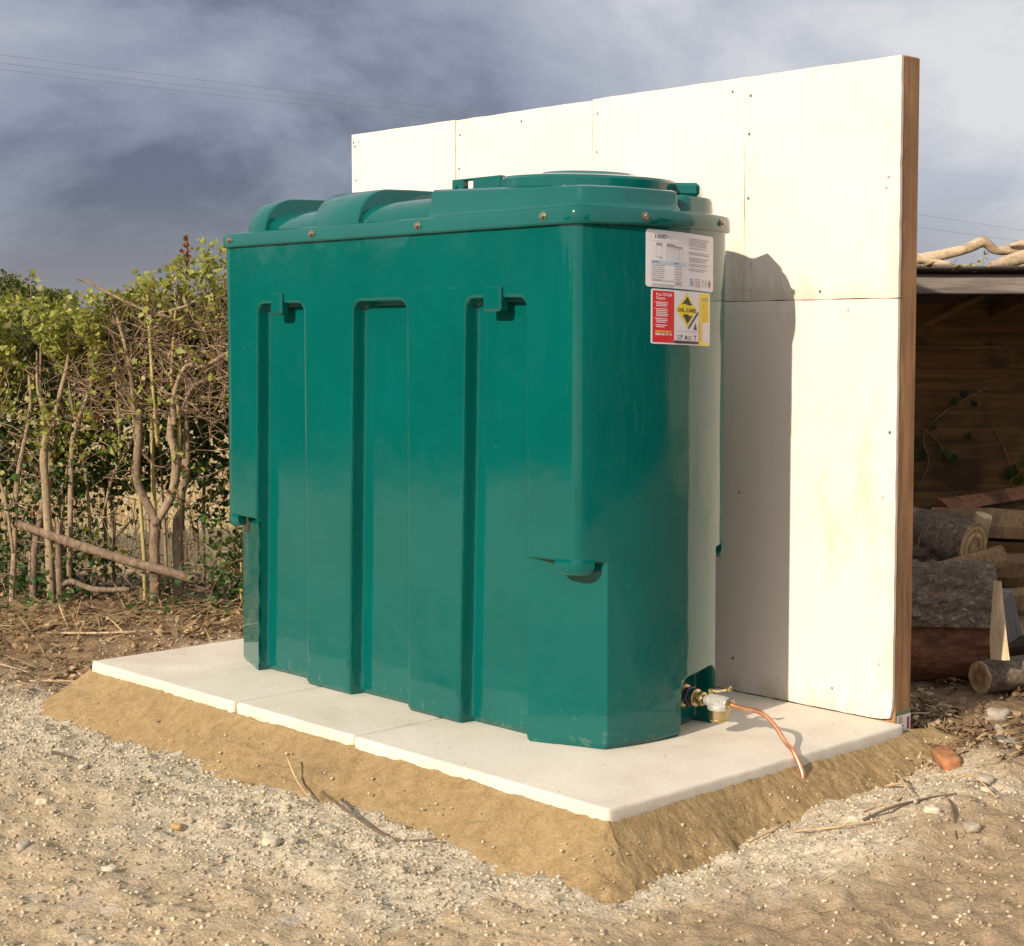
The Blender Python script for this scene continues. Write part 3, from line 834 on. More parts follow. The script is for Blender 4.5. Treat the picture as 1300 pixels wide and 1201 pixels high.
# ---- lid
sl_ = np.concatenate([nonuni(0, half, 0.006, [0, 0.03, 1.6, 2.2], 0.05, 0.1)[:-1]]); sl_ = np.concatenate([sl_, half + sl_])
LO = out_at(sl_)
lid = MB()
Vs, Fs = loft(LO, [(-0.004, 1.3435), (0.010, 1.3445), (0.0125, 1.349), (0.011, 1.378), (0.007, 1.386), (-0.002, 1.390), (-0.020, 1.3925), (-0.045, 1.398)])
lid.add(Vs, Fs)
def arch(x0, x1, ztop, y0, y1, r, b=0.008, taper0=0.0):
    """a moulded band bent over the lid from front edge to back edge"""
    prof = []
    z0 = 1.384; hgt = ztop - z0; w = 0.125 + r
    for i in range(15):
        a = R(90 * i / 14); prof.append((y0 + w * (1 - math.cos(a)), z0 + hgt * math.sin(a) ** 0.9))
    mid = [(y0 + w + (y1 - y0 - 2 * w) * t, ztop + 0.004 * math.sin(math.pi * t)) for t in (0.25, 0.5, 0.75)]
    prof = prof + mid + [(y0 + y1 - p[0], p[1]) for p in prof[::-1]]
    prof = np.array(prof); n = len(prof)
    Tn = np.gradient(prof, axis=0); Tn /= np.linalg.norm(Tn, axis=1)[:, None]; Nn = np.stack([-Tn[:, 1], Tn[:, 0]], 1)
    secs = [(x0 - taper0, -b - taper0 * 1.2)] if taper0 else [(x0, -b)]
    secs += [(x0 + b * 0.3, -b * 0.3), (x0 + b, 0), (x1 - b, 0), (x1 - b * 0.3, -b * 0.3), (x1, -b)]
    V = np.concatenate([np.column_stack([np.full(n, xx), (prof + Nn * o)]) for xx, o in secs]); F = []
    for i in range(len(secs) - 1):
        for j in range(n - 1):
            a = i * n + j; F.append((a, a + n, a + n + 1, a + 1))
    F.append(tuple(range(n))); F.append(tuple((len(secs) - 1) * n + j for j in range(n - 1, -1, -1)))
    lid.add(V, F)
arch(-1.90, -0.98, 1.458, 0.335, 0.865, 0.0, 0.006, 0.06)
arch(-1.868, -1.775, 1.497, 0.318, 0.882, 0.0)
arch(-1.525, -1.305, 1.497, 0.318, 0.882, 0.0)
def rounded(poly, rad, k=6, step=0.03):
    P = [np.array(p, dtype=float) for p in poly]; n = len(P); out = []
    for i in range(n):
        a, b, c = P[i - 1], P[i], P[(i + 1) % n]; r = rad[i] if isinstance(rad, (list, tuple)) else rad
        u = (a - b) / np.linalg.norm(a - b); v = (c - b) / np.linalg.norm(c - b)
        for j in range(k + 1):
            t = j / k; out.append((b + u * r) * (1 - t) ** 2 + b * 2 * t * (1 - t) + (b + v * r) * t * t)
    return np.array(out)
box_poly = rounded([(-1.004, 0.336), (-0.425, 0.336), (-0.362, 0.425), (-0.345, 0.52), (-0.345, 0.625), (-0.42, 0.64), (-0.42, 0.80), (-0.48, 0.864), (-1.004, 0.864)],
                   [0.012, 0.035, 0.03, 0.03, 0.012, 0.03, 0.03, 0.03, 0.012])
Vs, Fs = loft(box_poly, [(0.016, 1.385), (0.006, 1.396), (0.002, 1.402), (0, 1.434), (-0.003, 1.4405), (-0.012, 1.444)])
Vs[:, 2] += np.clip((Vs[:, 2] - 1.40) / 0.044, 0, 1) * (-0.40 - Vs[:, 0]) * 0.042
lid.add(Vs, Fs)
tur = rounded([(-0.56, 0.655), (-0.357, 0.655), (-0.372, 0.80), (-0.43, 0.862), (-0.56, 0.862)], [0.02, 0.04, 0.05, 0.04, 0.02])
Vs, Fs = loft(tur, [(0.008, 1.385), (0.002, 1.394), (0, 1.424), (-0.004, 1.4325), (-0.014, 1.436)])
lid.add(Vs, Fs)
lid_o = tk(lid.build('lid', M['green'], tank, angle=32))
# manhole cover with its hinge lug and hasp
mh = MB()
mc = (-0.645, 0.60, 0)
mh.lathe((mc[0], mc[1], 1.446), (0, 0, 1), [(0.225, -0.004), (0.238, 0.0), (0.241, 0.004), (0.241, 0.027), (0.236, 0.034), (0.222, 0.037), (0.15, 0.0415), (0.140, 0.043), (0.132, 0.049), (0.124, 0.052), (0.10, 0.053)], 72)
Ms = Matrix.Translation((-0.445, 0.765, 0)) @ Matrix.Rotation(R(35), 4, 'Z')
mh.box((-0.045, -0.055, 1.440), (0.045, 0.055, 1.476), 0.008, Ms)
mh.v = [(x, y, z + 0.007 + (-0.645 - x) * 0.042) for x, y, z in mh.v]
mcv = mh.build('manhole_cover', M['green'], lid_o, angle=32)
lg = MB()     # the lug: an upright plate with a square hole
yl0, yl1 = 0.44, 0.462
for lo, hi in (((-1.000, yl0, 1.443), (-0.952, yl1, 1.4905)), ((-0.912, yl0, 1.443), (-0.80, yl1, 1.4905)), ((-0.952, yl0, 1.443), (-0.912, yl1, 1.4575)), ((-0.952, yl0, 1.4845), (-0.912, yl1, 1.4905))):
    lg.box(lo, hi, 0.002)
lg.lathe((-0.983, yl0 - 0.006, 1.468), (0, 1, 0), [(0.006, 0), (0.008, 0.004), (0.008, 0.01)], 8)
lg.v = [(x - 0.03, y, z + 0.014) for x, y, z in lg.v]
lg.build('hinge_lug', M['green'], lid_o)

# bolts round the lid skirt
bm_ = MB()
bm_.lathe((0, 0, 0), (0, -1, 0), [(0.0115, -0.002), (0.0115, 0.0025), (0.0075, 0.0026), (0.0078, 0.0085), (0.0062, 0.0105)], 6)
bm_.lathe((0, 0, 0), (0, -1, 0), [(0.012, -0.001), (0.012, 0.0018), (0.0105, 0.0022)], 16)
bolt_me = None
s_bolts = [s_of_x_front(v) for v in (-1.925, -1.49, -1.0, -0.505)] + [1.757, 2.083]
s_bolts = s_bolts + [half + v for v in s_bolts]
for sb in s_bolts:
    p = out_at(sb, 0.0115); n_ = np.array([np.interp(sb, OS, ON[:, 0]), np.interp(sb, OS, ON[:, 1])])
    if bolt_me is None:
        o = bm_.build('bolt', M['steel'], lid_o, angle=30); bolt_me = o.data
    else: o = link('bolt', bolt_me, None, lid_o)
    o.location = (p[0], p[1], 1.3665); o.rotation_euler = (0, 0, math.atan2(n_[1], n_[0]) + math.pi / 2)

# ---- labels on the end (flat print following the curved wall)
def curved(pts_uv, s0, z0, off, tilt=0.0):
    p = np.asarray(pts_uv, dtype=float)
    xy = out_at(s0 + p[:, 0], off)
    return np.column_stack([xy, z0 + p[:, 1] + tilt * p[:, 0]])
class Print:
    """collects flat shapes of one colour in (u, v) metres on the curved wall"""
    def __init__(s): s.v = []; s.f = []
    def poly(s, pts):
        o = len(s.v); s.v += list(pts); s.f.append(tuple(range(o, o + len(pts)))); return s
    def rect(s, u0, v0, u1, v1):
        n = max(1, int(abs(u1 - u0) / 0.012))
        for i in range(n):
            a = u0 + (u1 - u0) * i / n; b = u0 + (u1 - u0) * (i + 1) / n
            s.poly([(a, v0), (b, v0), (b, v1), (a, v1)])
        return s
    def ring(s, pts, w):
        n = len(pts); c = np.mean(pts, 0)
        for i in range(n):
            a, b = np.array(pts[i]), np.array(pts[(i + 1) % n]); d = (b - a) / (np.linalg.norm(b - a) + 1e-9); q = np.array((-d[1], d[0])) * w / 2
            s.poly([a - q, b - q, b + q, a + q])
        return s
    def lines(s, u0, v1, u1, n, pitch, h, ragged=0.35):
        """n short rows that stand for print too small to read"""
        for i in range(n):
            e = u1 - (u1 - u0) * ragged * random.random() * (1 if i == n - 1 else 0.35)
            u = u0
            while u < e - 0.002:
                w = random.uniform(0.003, 0.009); s.rect(u, v1 - i * pitch - h, min(u + w, e), v1 - i * pitch); u += w + 0.0011
        return s
    def text(s, body, u, v, size, bold=0.0, width=None):
        cu = bpy.data.curves.new('lettering', 'FONT'); cu.body = body; cu.size = size; cu.offset = bold
        ob = bpy.data.objects.new('lettering', cu); C.objects.link(ob)
        bpy.context.view_layer.update()
        me = bpy.data.meshes.new_from_object(ob.evaluated_get(bpy.context.evaluated_depsgraph_get()))
        xs = [q.co.x for q in me.vertices]; k = 1.0
        if width: k = width / (max(xs) - min(xs))
        o = len(s.v); s.v += [(u + q.co.x * k, v + q.co.y) for q in me.vertices]
        s.f += [tuple(i + o for i in p.vertices) for p in me.polygons]
        bpy.data.objects.remove(ob); bpy.data.curves.remove(cu); bpy.data.meshes.remove(me)
        return s
    def strips(s, w=0.008):
        nv, nf = [], []
        for f in s.f:
            P = [s.v[i] for i in f]; us = [p[0] for p in P]
            if max(us) - min(us) <= w * 1.2: cells = [P]
            else:
                cells = []; k = int(math.ceil((max(us) - min(us)) / w)); e = np.linspace(min(us), max(us), k + 1)
                for a, b in zip(e[:-1], e[1:]):
                    Q = P
                    for lim, sg in ((a, 1), (b, -1)):
                        out = []
                        for i in range(len(Q)):
                            p, q = Q[i - 1], Q[i]; dp, dq = sg * (p[0] - lim), sg * (q[0] - lim)
                            if (dp >= 0) != (dq >= 0):
                                t = dp / (dp - dq); out.append((p[0] + (q[0] - p[0]) * t, p[1] + (q[1] - p[1]) * t))
                            if dq >= 0: out.append((q[0], q[1]))
                        Q = out
                        if len(Q) < 3: break
                    if len(Q) >= 3: cells.append(Q)
            for Q in cells:
                o = len(nv); nv += Q; nf.append(tuple(range(o, o + len(Q))))
        s.v, s.f = nv, nf
    def build(s, name, mat, parent, s0, z0, off, tilt=0.0):
        s.strips()
        V = curved(s.v, s0, z0, off, tilt)
        o = link(name, mesh(name, V, s.f), mat, parent)
        if 'print' in name or 'mark' in name or 'lines' in name or 'bar' in name: o['kind'] = 'stuff'
        return o
def sheet(name, mat, parent, s0, z0, w, h, tilt, r=0.004):
    nu = 40; us = np.linspace(0, w, nu)
    def edge(u): 
        d = np.minimum(u, w - u); return np.where(d < r, r - np.sqrt(np.maximum(0, r * r - (r - d) ** 2)), 0)
    V = []; 
    for top in (0, 1):
        for off in (0.0003, 0.0009):
            v = np.where(top, h - edge(us), edge(us))
            V.append(curved(np.column_stack([us, v]), s0, z0, off, tilt))
    V = np.concatenate(V); n = nu; F = []
    for i in range(n - 1):
        F += [(n + i, n + i + 1, 3 * n + i + 1, 3 * n + i), (i + 1, i, 2 * n + i, 2 * n + i + 1),
              (i, i + 1, n + i + 1, n + i), (2 * n + i + 1, 2 * n + i, 3 * n + i, 3 * n + i + 1)]
    F += [(0, n, 3 * n, 2 * n), (n - 1, 3 * n - 1, 4 * n - 1, 2 * n - 1)]
    return link(name, mesh(name, V, F), mat, parent)

S1, Z1, W1, H1, TL = 1.769, 1.190, 0.288, 0.147, -0.035
lab1 = tk(sheet('information_label', M['paper'], tank, S1, Z1, W1, H1, TL))
lab1['label'] = 'white printed information label at the top of the tank end'
pk, pg_, pl_, pb, pt, pm = Print(), Print(), Print(), Print(), Print(), Print()
pk.text('1000', 0.026, 0.1255, 0.0150, 0.0, 0.038)
pb.rect(0.066, 0.128, 0.082, 0.1345)
pl_.rect(0.020, 0.1185, 0.140, 0.1192)
pg_.rect(0.034, 0.108, 0.055, 0.1135)                                             # end view drawing
pl_.ring([(0.034, 0.078), (0.054, 0.078), (0.054, 0.107), (0.034, 0.107)], 0.0009)
pg_.poly([(0.071, 0.1065), (0.132, 0.1045), (0.132, 0.1085), (0.112, 0.109), (0.098, 0.1135), (0.076, 0.1145), (0.071, 0.111)])   # side view drawing
for u in (0.0715, 0.0765, 0.0865, 0.0915, 0.1015, 0.1065, 0.1165, 0.1215, 0.1315): pg_.rect(u - 0.0004, 0.074, u + 0.0004, 0.105)
for u in (0.0815, 0.0965, 0.1115): pg_.rect(u - 0.004, 0.101, u + 0.004, 0.1016)
pl_.rect(0.071, 0.0735, 0.132, 0.0742); pg_.rect(0.046, 0.0745, 0.053, 0.0785)
pb.rect(0.018, 0.0605, 0.146, 0.0690)
pt.lines(0.020, 0.0665, 0.050, 1, 0.004, 0.0032); pt.lines(0.100, 0.0665, 0.122, 1, 0.004, 0.0032)
pg_.lines(0.020, 0.0575, 0.066, 8, 0.0053, 0.0016, 0.5); pg_.lines(0.102, 0.0575, 0.136, 6, 0.0066, 0.0022, 0.5)
pl_.ring([(0.018, 0.020), (0.145, 0.020), (0.145, 0.0600), (0.018, 0.0600)], 0.0006)
pg_.lines(0.020, 0.0175, 0.140, 1, 0.004, 0.0013); pg_.lines(0.105, 0.0150, 0.138, 1, 0.004, 0.004); pg_.lines(0.020, 0.0085, 0.142, 2, 0.0042, 0.0016)
for v, n in ((0.134, 5), (0.1095, 1), (0.0985, 2), (0.0845, 3), (0.0680, 2), (0.0555, 2)): pg_.lines(0.160, v, 0.262, n, 0.0045, 0.0019)
pt.lines(0.166, 0.0290, 0.182, 4, 0.0052, 0.003); pm.lines(0.190, 0.0300, 0.218, 5, 0.0048, 0.0016)
def arc_pts(cu, cv, r, a0, a1, n=14): return [(cu + r * math.cos(R(a0 + (a1 - a0) * i / n)), cv + r * math.sin(R(a0 + (a1 - a0) * i / n))) for i in range(n + 1)]
def thick_arc(pr, cu, cv, r, w, a0, a1):
    o = arc_pts(cu, cv, r + w / 2, a0, a1); i_ = arc_pts(cu, cv, r - w / 2, a0, a1)
    for k in range(len(o) - 1): pr.poly([i_[k], o[k], o[k + 1], i_[k + 1]])
thick_arc(pg_, 0.2345, 0.0195, 0.0085, 0.0026, 100, 260); thick_arc(pg_, 0.2505, 0.0195, 0.0085, 0.0026, 100, 260); pg_.rect(0.2425, 0.0184, 0.2495, 0.0206)   # CE
pm.poly([(0.2655, 0.0075), (0.2735, 0.0200), (0.2655, 0.0325), (0.2575, 0.0200)])
for p_, nm, mt in ((pk, 'lettering', 'black'), (pg_, 'small_print', 'grey'), (pl_, 'ruled_lines', 'lgrey'), (pb, 'blue_bar', 'bluep'), (pt, 'blue_print', 'bluetxt'), (pm, 'hazard_mark', 'maroon')):
    p_.build(nm, M[mt], lab1, S1, Z1, 0.00125 if p_ is pb else 0.0015, TL)

S2, Z2, W2, H2 = 1.787, 1.044, 0.252, 0.141
lab2 = tk(sheet('spill_label', M['paper'], tank, S2, Z2, W2, H2, TL, 0.002))
lab2['label'] = 'red, white and yellow spill notice with a yellow diamond'
pr_, py_, pa_, pk, pw, pg_, pm = Print(), Print(), Print(), Print(), Print(), Print(), Print()
pr_.rect(0.005, 0.004, 0.083, 0.137)
py_.rect(0.192, 0.001, 0.248, 0.138)
pw.rect(0.209, 0.008, 0.246, 0.062)
pa_.rect(0.1925, 0.012, 0.2025, 0.060)
pw.text('If an Oil Spill', 0.017, 0.124, 0.0105, 0.0002, 0.056); pw.text('Occurs:', 0.017, 0.1145, 0.0105, 0.0002, 0.032)
for v, n in ((0.1085, 3), (0.0915, 5), (0.0665, 3), (0.0500, 2)):
    pw.rect(0.012, v - 0.002, 0.0145, v); pw.lines(0.017, v, 0.060, n, 0.0045, 0.0025)
pa_.lines(0.014, 0.0345, 0.074, 1, 0.005, 0.0042, 0.05)
pw.text('0800 80 70 60', 0.014, 0.0225, 0.0085, 0.0003, 0.060)
cu, cv = 0.137, 0.0915
py_.poly([(cu, cv - 0.044), (cu + 0.043, cv), (cu, cv + 0.044), (cu - 0.047, cv)])
pk.text('OIL CARE', 0.0965, 0.0865, 0.0135, 0.0003, 0.081)
pk.poly([(cu + 0.001, cv + 0.035), (cu + 0.011, cv + 0.023), (cu + 0.013, cv + 0.019), (cu + 0.019, cv + 0.0175), (cu + 0.021, cv + 0.015), (cu + 0.012, cv + 0.013), (cu + 0.002, cv + 0.0135), (cu - 0.010, cv + 0.0165), (cu - 0.024, cv + 0.014), (cu - 0.012, cv + 0.024)])
pk.poly([(cu, cv - 0.036), (cu + 0.023, cv - 0.014), (cu + 0.012, cv - 0.0155), (cu, cv - 0.011), (cu - 0.012, cv - 0.0115), (cu - 0.021, cv - 0.0165), (cu - 0.014, cv - 0.0175), (cu - 0.009, cv - 0.024)])
pk.poly([(cu + 0.003, cv - 0.046), (cu + 0.006, cv - 0.0505), (cu + 0.0525, cv - 0.0065), (cu + 0.048, cv - 0.0020)])
pm.poly([(0.166, 0.041), (0.182, 0.041), (0.1755, 0.060)])
pg_.rect(0.086, 0.0350, 0.190, 0.0357)
pg_.lines(0.092, 0.0250, 0.116, 3, 0.005, 0.002); pk.rect(0.112, 0.0205, 0.1165, 0.0265)
pk.rect(0.1285, 0.0145, 0.1345, 0.0245); pg_.lines(0.137, 0.0235, 0.160, 3, 0.004, 0.002)
pk.rect(0.170, 0.0225, 0.177, 0.0260); pg_.rect(0.1725, 0.013, 0.1755, 0.0225)
pk.rect(0.084, 0.0035, 0.190, 0.0105)
pw.lines(0.090, 0.0080, 0.180, 1, 0.004, 0.002)
pg_.lines(0.2055, 0.1275, 0.240, 1, 0.006, 0.003); pg_.lines(0.2055, 0.1215, 0.244, 1, 0.006, 0.003)
for v, n in ((0.1135, 5), (0.0905, 6), (0.0655, 1)): pa_.lines(0.208, v, 0.242, n, 0.0042, 0.0020)
pl2 = Print()
for i in range(8): pl2.rect(0.210, 0.0535 - i * 0.0058, 0.245, 0.0541 - i * 0.0058)
for p_, nm, mt, off in ((pr_, 'red_panel', 'red', 0.0012), (py_, 'yellow_panel', 'yellow', 0.0012), (pw, 'white_print', 'paper', 0.0015), (pa_, 'amber_print', 'amber', 0.0018),
                        (pk, 'lettering', 'black', 0.0018), (pg_, 'small_print', 'grey', 0.0016), (pm, 'warning_triangle', 'black', 0.0015), (pl2, 'ruled_lines', 'lgrey', 0.0019)):
    p_.build(nm, M[mt], lab2, S2, Z2, off, TL)

# ---- outlet valve screwed into the tank end
VY = 0.722; VZ = 0.088
vx = -0.402
valve = MB()
valve.lathe((vx, VY, VZ), (1, 0, 0), [(0.034, -0.01), (0.034, 0.006), (0.030, 0.010), (0.024, 0.011), (0.024, 0.022)], 24)
vo = tk(valve.build('outlet_valve', M['brass'], tank, angle=35))
nut = MB(); nut.lathe((vx + 0.022, VY, VZ), (1, 0, 0), [(0.026, 0), (0.031, 0.003), (0.031, 0.010), (0.027, 0.013)], 6)
nut.build('hex_nut', M['rubber'], vo)
n2_ = MB(); n2_.lathe((vx + 0.035, VY, VZ), (1, 0, 0), [(0.020, 0), (0.024, 0.002), (0.024, 0.014), (0.020, 0.016), (0.015, 0.017), (0.015, 0.024), (0.019, 0.025), (0.019, 0.037), (0.014, 0.039), (0.014, 0.05)], 12)
n2_.build('union', M['brass'], vo, angle=30)
vb = MB(); vb.lathe((vx + 0.083, VY, VZ), (1, 0, 0), [(0.014, 0), (0.0155, 0.010), (0.019, 0.014), (0.0195, 0.03), (0.0195, 0.055), (0.018, 0.064), (0.013, 0.066), (0.013, 0.076)], 20)
vb.lathe((vx + 0.126, VY, VZ - 0.003), (0, 0, -1), [(0.022, -0.004), (0.030, 0.004), (0.031, 0.012), (0.029, 0.016)], 28)
vb.box((vx + 0.100, VY - 0.020, VZ - 0.020), (vx + 0.150, VY + 0.020, VZ + 0.014), 0.005)
vb.build('valve_body', M['alloy'], vo, angle=35)
vc = MB(); vc.lathe((vx + 0.126, VY, VZ - 0.017), (0, 0, -1), [(0.027, -0.002), (0.0275, 0.020), (0.0255, 0.026), (0.026, 0.028), (0.024, 0.033), (0.012, 0.036), (0.006, 0.036), (0.006, 0.042)], 28)
vc.build('filter_bowl', M['brass'], vo, angle=35)
vl = MB(); vl.lathe((vx + 0.098, VY, VZ + 0.012), (0, 0, 1), [(0.007, 0), (0.007, 0.012), (0.009, 0.013), (0.009, 0.019), (0.004, 0.021)], 10)
vl.tube([(vx + 0.098, VY, VZ + 0.028), (vx + 0.118, VY + 0.004, VZ + 0.028), (vx + 0.138, VY + 0.008, VZ + 0.034), (vx + 0.150, VY + 0.010, VZ + 0.038)], [0.004, 0.0045, 0.004, 0.004], 8)
vl.lathe((vx + 0.153, VY + 0.011, VZ + 0.030), (0, 0, 1), [(0.003, 0), (0.007, 0.003), (0.007, 0.013), (0.003, 0.016)], 10)
vl.build('lever', M['brass'], vo, angle=35)
fe = MB(); fe.lathe((vx + 0.157, VY, VZ), (1, 0, 0), [(0.013, 0), (0.016, 0.002), (0.016, 0.012), (0.011, 0.014)], 6)
fe.build('gland_nut', M['brass'], vo)

pp = MB()
pp.tube(catmull([(vx + 0.165, VY, VZ), (-0.20, 0.723, VZ - 0.003), (-0.135, 0.722, 0.083), (-0.085, 0.715, 0.060), (-0.040, 0.703, 0.026), (-0.006, 0.692, 0.009), (0.020, 0.685, -0.022), (0.034, 0.680, -0.05), (0.038, 0.678, -0.12)], 7), 0.0065, 12)
tag(pp.build('copper_pipe', M['copper'], None, smooth=True), 'thin bent copper pipe from the brass valve over the slab edge', 'pipe')

# ------------------------------------------------------------------ board wall
wall = tag(empty('board_wall', (-1.235, 1.2, 0)), 'tall cream cement board wall on timber studs behind the tank', 'wall')
WO = Vector((-1.235, 1.2, 0))
screw_mb = MB(); screw_mb.lathe((0, 0, 0), (0, -1, 0), [(0.0050, -0.002), (0.0050, 0.0004), (0.0036, 0.0010), (0.0012, 0.0006)], 10)
screw_me = None
def board(x0, x1, z0, z1, dy, screws, chip=False):
    global screw_me
    nx, nz = max(2, int((x1 - x0) / 0.03)), max(2, int((z1 - z0) / 0.03))
    xs, zs = np.linspace(x0, x1, nx), np.linspace(z0, z1, nz)
    XX, ZZ = np.meshgrid(xs, zs, indexing='ij')
    jx = 0.0022 * fbm(ZZ * 25, XX * 3 + x0 * 7, 5, 3); jz = 0.0022 * fbm(XX * 25, ZZ * 3 + z0 * 9, 6, 3)
    ex = np.where((XX == x0) | (XX == x1), 1, 0); ez = np.where((ZZ == z0) | (ZZ == z1), 1, 0)
    X2 = XX + jx * ex; Z2 = ZZ + jz * ez
    if chip: 
        k = np.exp(-(((XX - x1) / 0.03) ** 2 + ((ZZ - z0) / 0.03) ** 2)); X2 = X2 - 0.008 * k; Z2 = Z2 + 0.007 * k
    yf, yb = 1.173 + dy, 1.1855
    Vf = np.stack([X2, np.full_like(X2, yf) + 0.0015 * (ex + ez > 0) + 0.0010 * fbm(XX * 4, ZZ * 4, 8, 2), Z2], -1).reshape(-1, 3)
    Vb = np.stack([X2, np.full_like(X2, yb), Z2], -1).reshape(-1, 3)
    ii = np.arange(nx * nz).reshape(nx, nz)
    F = [tuple(f) for f in np.stack([ii[:-1, :-1], ii[1:, :-1], ii[1:, 1:], ii[:-1, 1:]], -1).reshape(-1, 4)]
    o_ = nx * nz; F += [tuple(o_ + i for i in f[::-1]) for f in F]
    rim = list(ii[:, 0]) + list(ii[-1, 1:]) + list(ii[-2::-1, -1]) + list(ii[0, -2:0:-1])
    F += [(rim[i], o_ + rim[i], o_ + rim[(i + 1) % len(rim)], rim[(i + 1) % len(rim)]) for i in range(len(rim))]
    V = np.concatenate([Vf, Vb])
    me = mesh('board', V, F)
    dd = np.minimum(np.minimum(XX - x0, x1 - XX), np.minimum(ZZ - z0, z1 - ZZ)).ravel()
    low = np.clip(1 - (ZZ - z0) / 0.55, 0, 1).ravel()
    drip = np.exp(-((XX.ravel() + 0.13) / 0.055) ** 2 - ((ZZ.ravel() - 0.66) / 0.26) ** 2) + 0.7 * np.exp(-((XX.ravel() + 0.24) / 0.06) ** 2 - ((ZZ.ravel() - 0.55) / 0.3) ** 2)
    fattr(me, 'edge', np.tile(np.clip(np.clip(1 - dd / 0.12, 0, 1) * (0.25 + 0.6 * low) + 0.8 * drip, 0, 1), 2))
    o = link('board', me, M['board'], wall); o.location = -WO
    for sx_, sz_ in screws:
        if screw_me is None: s = screw_mb.build('screw', M['bluecap'], o); screw_me = s.data
        else: s = link('screw', screw_me, None, o)
        s.location = (sx_, yf + 0.0008, sz_)
ZS = 1.166; ZT = 1.817
ux = [-2.438, -1.849, -1.186, -0.566, -0.034]
for i in range(4):
    a, b_ = ux[i] + 0.0008, ux[i + 1] - 0.0008
    sc = [(a + 0.022, ZT - 0.05), (a + 0.02, ZT - 0.17), ((a + b_) / 2, ZT - 0.035), (b_ - 0.045, ZT - 0.045), (b_ - 0.04, 1.47), (a + 0.02, 1.46), (a + 0.025, 1.27),
          (a + 0.03, ZS + 0.03), (b_ - 0.05, ZS + 0.035), ((a + b_) / 2 + 0.01, ZS + 0.02), (b_ - 0.04, ZT - 0.33)]
    sc = [(x + random.uniform(-.008, .008), z + random.uniform(-.01, .01)) for x, z in sc]
    if i == 0: sc += [(a + 0.045, ZT - 0.03), (a + 0.012, ZT - 0.03)]
    board(a, b_, ZS + 0.001, ZT + (0.0, -0.002, 0.001, 0.0)[i], (0.0, 0.0012, 0.0004, 0.0)[i], sc)
lx = [-2.438, -1.22, -0.034]
for i in range(2):
    a, b_ = lx[i] + 0.0015, lx[i + 1] - 0.0015
    sc = [(b_ - 0.045, ZS - 0.09), (b_ - 0.16, ZS - 0.032), (b_ - 0.60, ZS - 0.035), (b_ - 0.04, 0.62), (b_ - 0.045, 0.155), (b_ - 0.20, 0.065), (b_ - 0.02, 0.80), (b_ - 0.56, 0.10), (b_ - 0.54, 0.60), (a + 0.05, 0.6), (a + 0.05, 0.1), (a + 0.05, 1.1)]
    board(a, b_, 0.003, ZS - 0.001, 0.0005 * i, sc, chip=(i == 1))
def stud(x0, x1, y0, y1, z0, z1, name='stud'):
    mb = MB(); mb.box((x0, y0, z0), (x1, y1, z1), 0.003)
    o = mb.build(name, M['stud'], wall); o.location = -WO; return o
st0 = stud(-0.134, -0.036, 1.188, 1.266, -0.14, 1.819)
for xx in (-0.566, -1.186, -1.849, -2.39): stud(xx - 0.049, xx + 0.049, 1.188, 1.236, -0.10, 1.80)
stud(-2.43, -0.1345, 1.238, 1.284, 1.70, 1.795, 'rail'); stud(-2.43, -0.1345, 1.238, 1.284, 0.05, 0.145, 'rail')
for zz_ in (1.10, 0.82, 0.06):
    mb = MB(); mb.tube([(-0.06, 1.264, zz_), (-0.050, 1.284, zz_ - 0.006)], [0.003, 0.0012], 6)
    o = mb.build('screw_tip', M['alloy'], wall); o.location = -WO
mb = MB(); mb.box((-0.0358, 1.191, -0.055), (-0.0350, 1.2645, 0.026)); tg = mb.build('paper_tag', M['gtag'], st0)
mb = MB(); mb.box((-0.0350, 1.1985, -0.052), (-0.0345, 1.2635, 0.014)); mb.build('printed_panel', M['paper2'], tg)
mb = MB()
for i in range(9):
    if i in (3,): continue
    mb.box((-0.03455, 1.2035, 0.007 - i * 0.0062), (-0.0343, 1.2035 + random.uniform(0.018, 0.032), 0.0095 - i * 0.0062))
mb.box((-0.03455, 1.2455, -0.028), (-0.0343, 1.2575, 0.006)); mb.box((-0.03455, 1.199, -0.048), (-0.0343, 1.209, -0.042))
mb.build('small_print', M['maroon'], tg)

# ------------------------------------------------------------------ log shed behind the wall
SA = math.atan2(0.728, 0.686)
SO_ = Vector((-0.775, 2.388, 0))
MS = Matrix.Translation(SO_) @ Matrix.Rotation(SA, 4, 'Z')
shed = tag(empty('log_shed', SO_), 'low open fronted timber log shed with a branch strewn roof', 'shed')
shed.rotation_euler = (0, 0, SA)
def S(u, w, z): return MS @ Vector((u, w, z))
def plank(name, u0, u1, w0, w1, z0, z1, mat, parent=shed, b=0.004, rot=None):
    c = Vector(((u0 + u1) / 2, (w0 + w1) / 2, (z0 + z1) / 2)); h = Vector(((u1 - u0) / 2, (w1 - w0) / 2, (z1 - z0) / 2))
    mb = MB(); mb.box(-h, h, b); o = mb.build(name, M[mat], parent); o.location = c
    if rot: o.rotation_euler = rot
    return o
plank('front_beam', -0.75, 1.8, 0.0, 0.045, 1.214, 1.282, 'beam')
zb = [-0.12, 0.02, 0.155, 0.29, 0.358, 0.43, 0.563, 0.696, 0.838, 0.93, 1.022, 1.20]
for i in range(len(zb) - 1):
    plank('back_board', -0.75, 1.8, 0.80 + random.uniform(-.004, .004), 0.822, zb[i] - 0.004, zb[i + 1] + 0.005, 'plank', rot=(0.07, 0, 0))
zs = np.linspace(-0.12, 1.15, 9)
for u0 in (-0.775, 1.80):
    for i in range(8): plank('side_board', u0 + 0.004 * (i % 2), u0 + 0.022 + 0.004 * (i % 2), 0.05, 0.80, zs[i] - 0.004, zs[i + 1] + 0.004, 'plank')
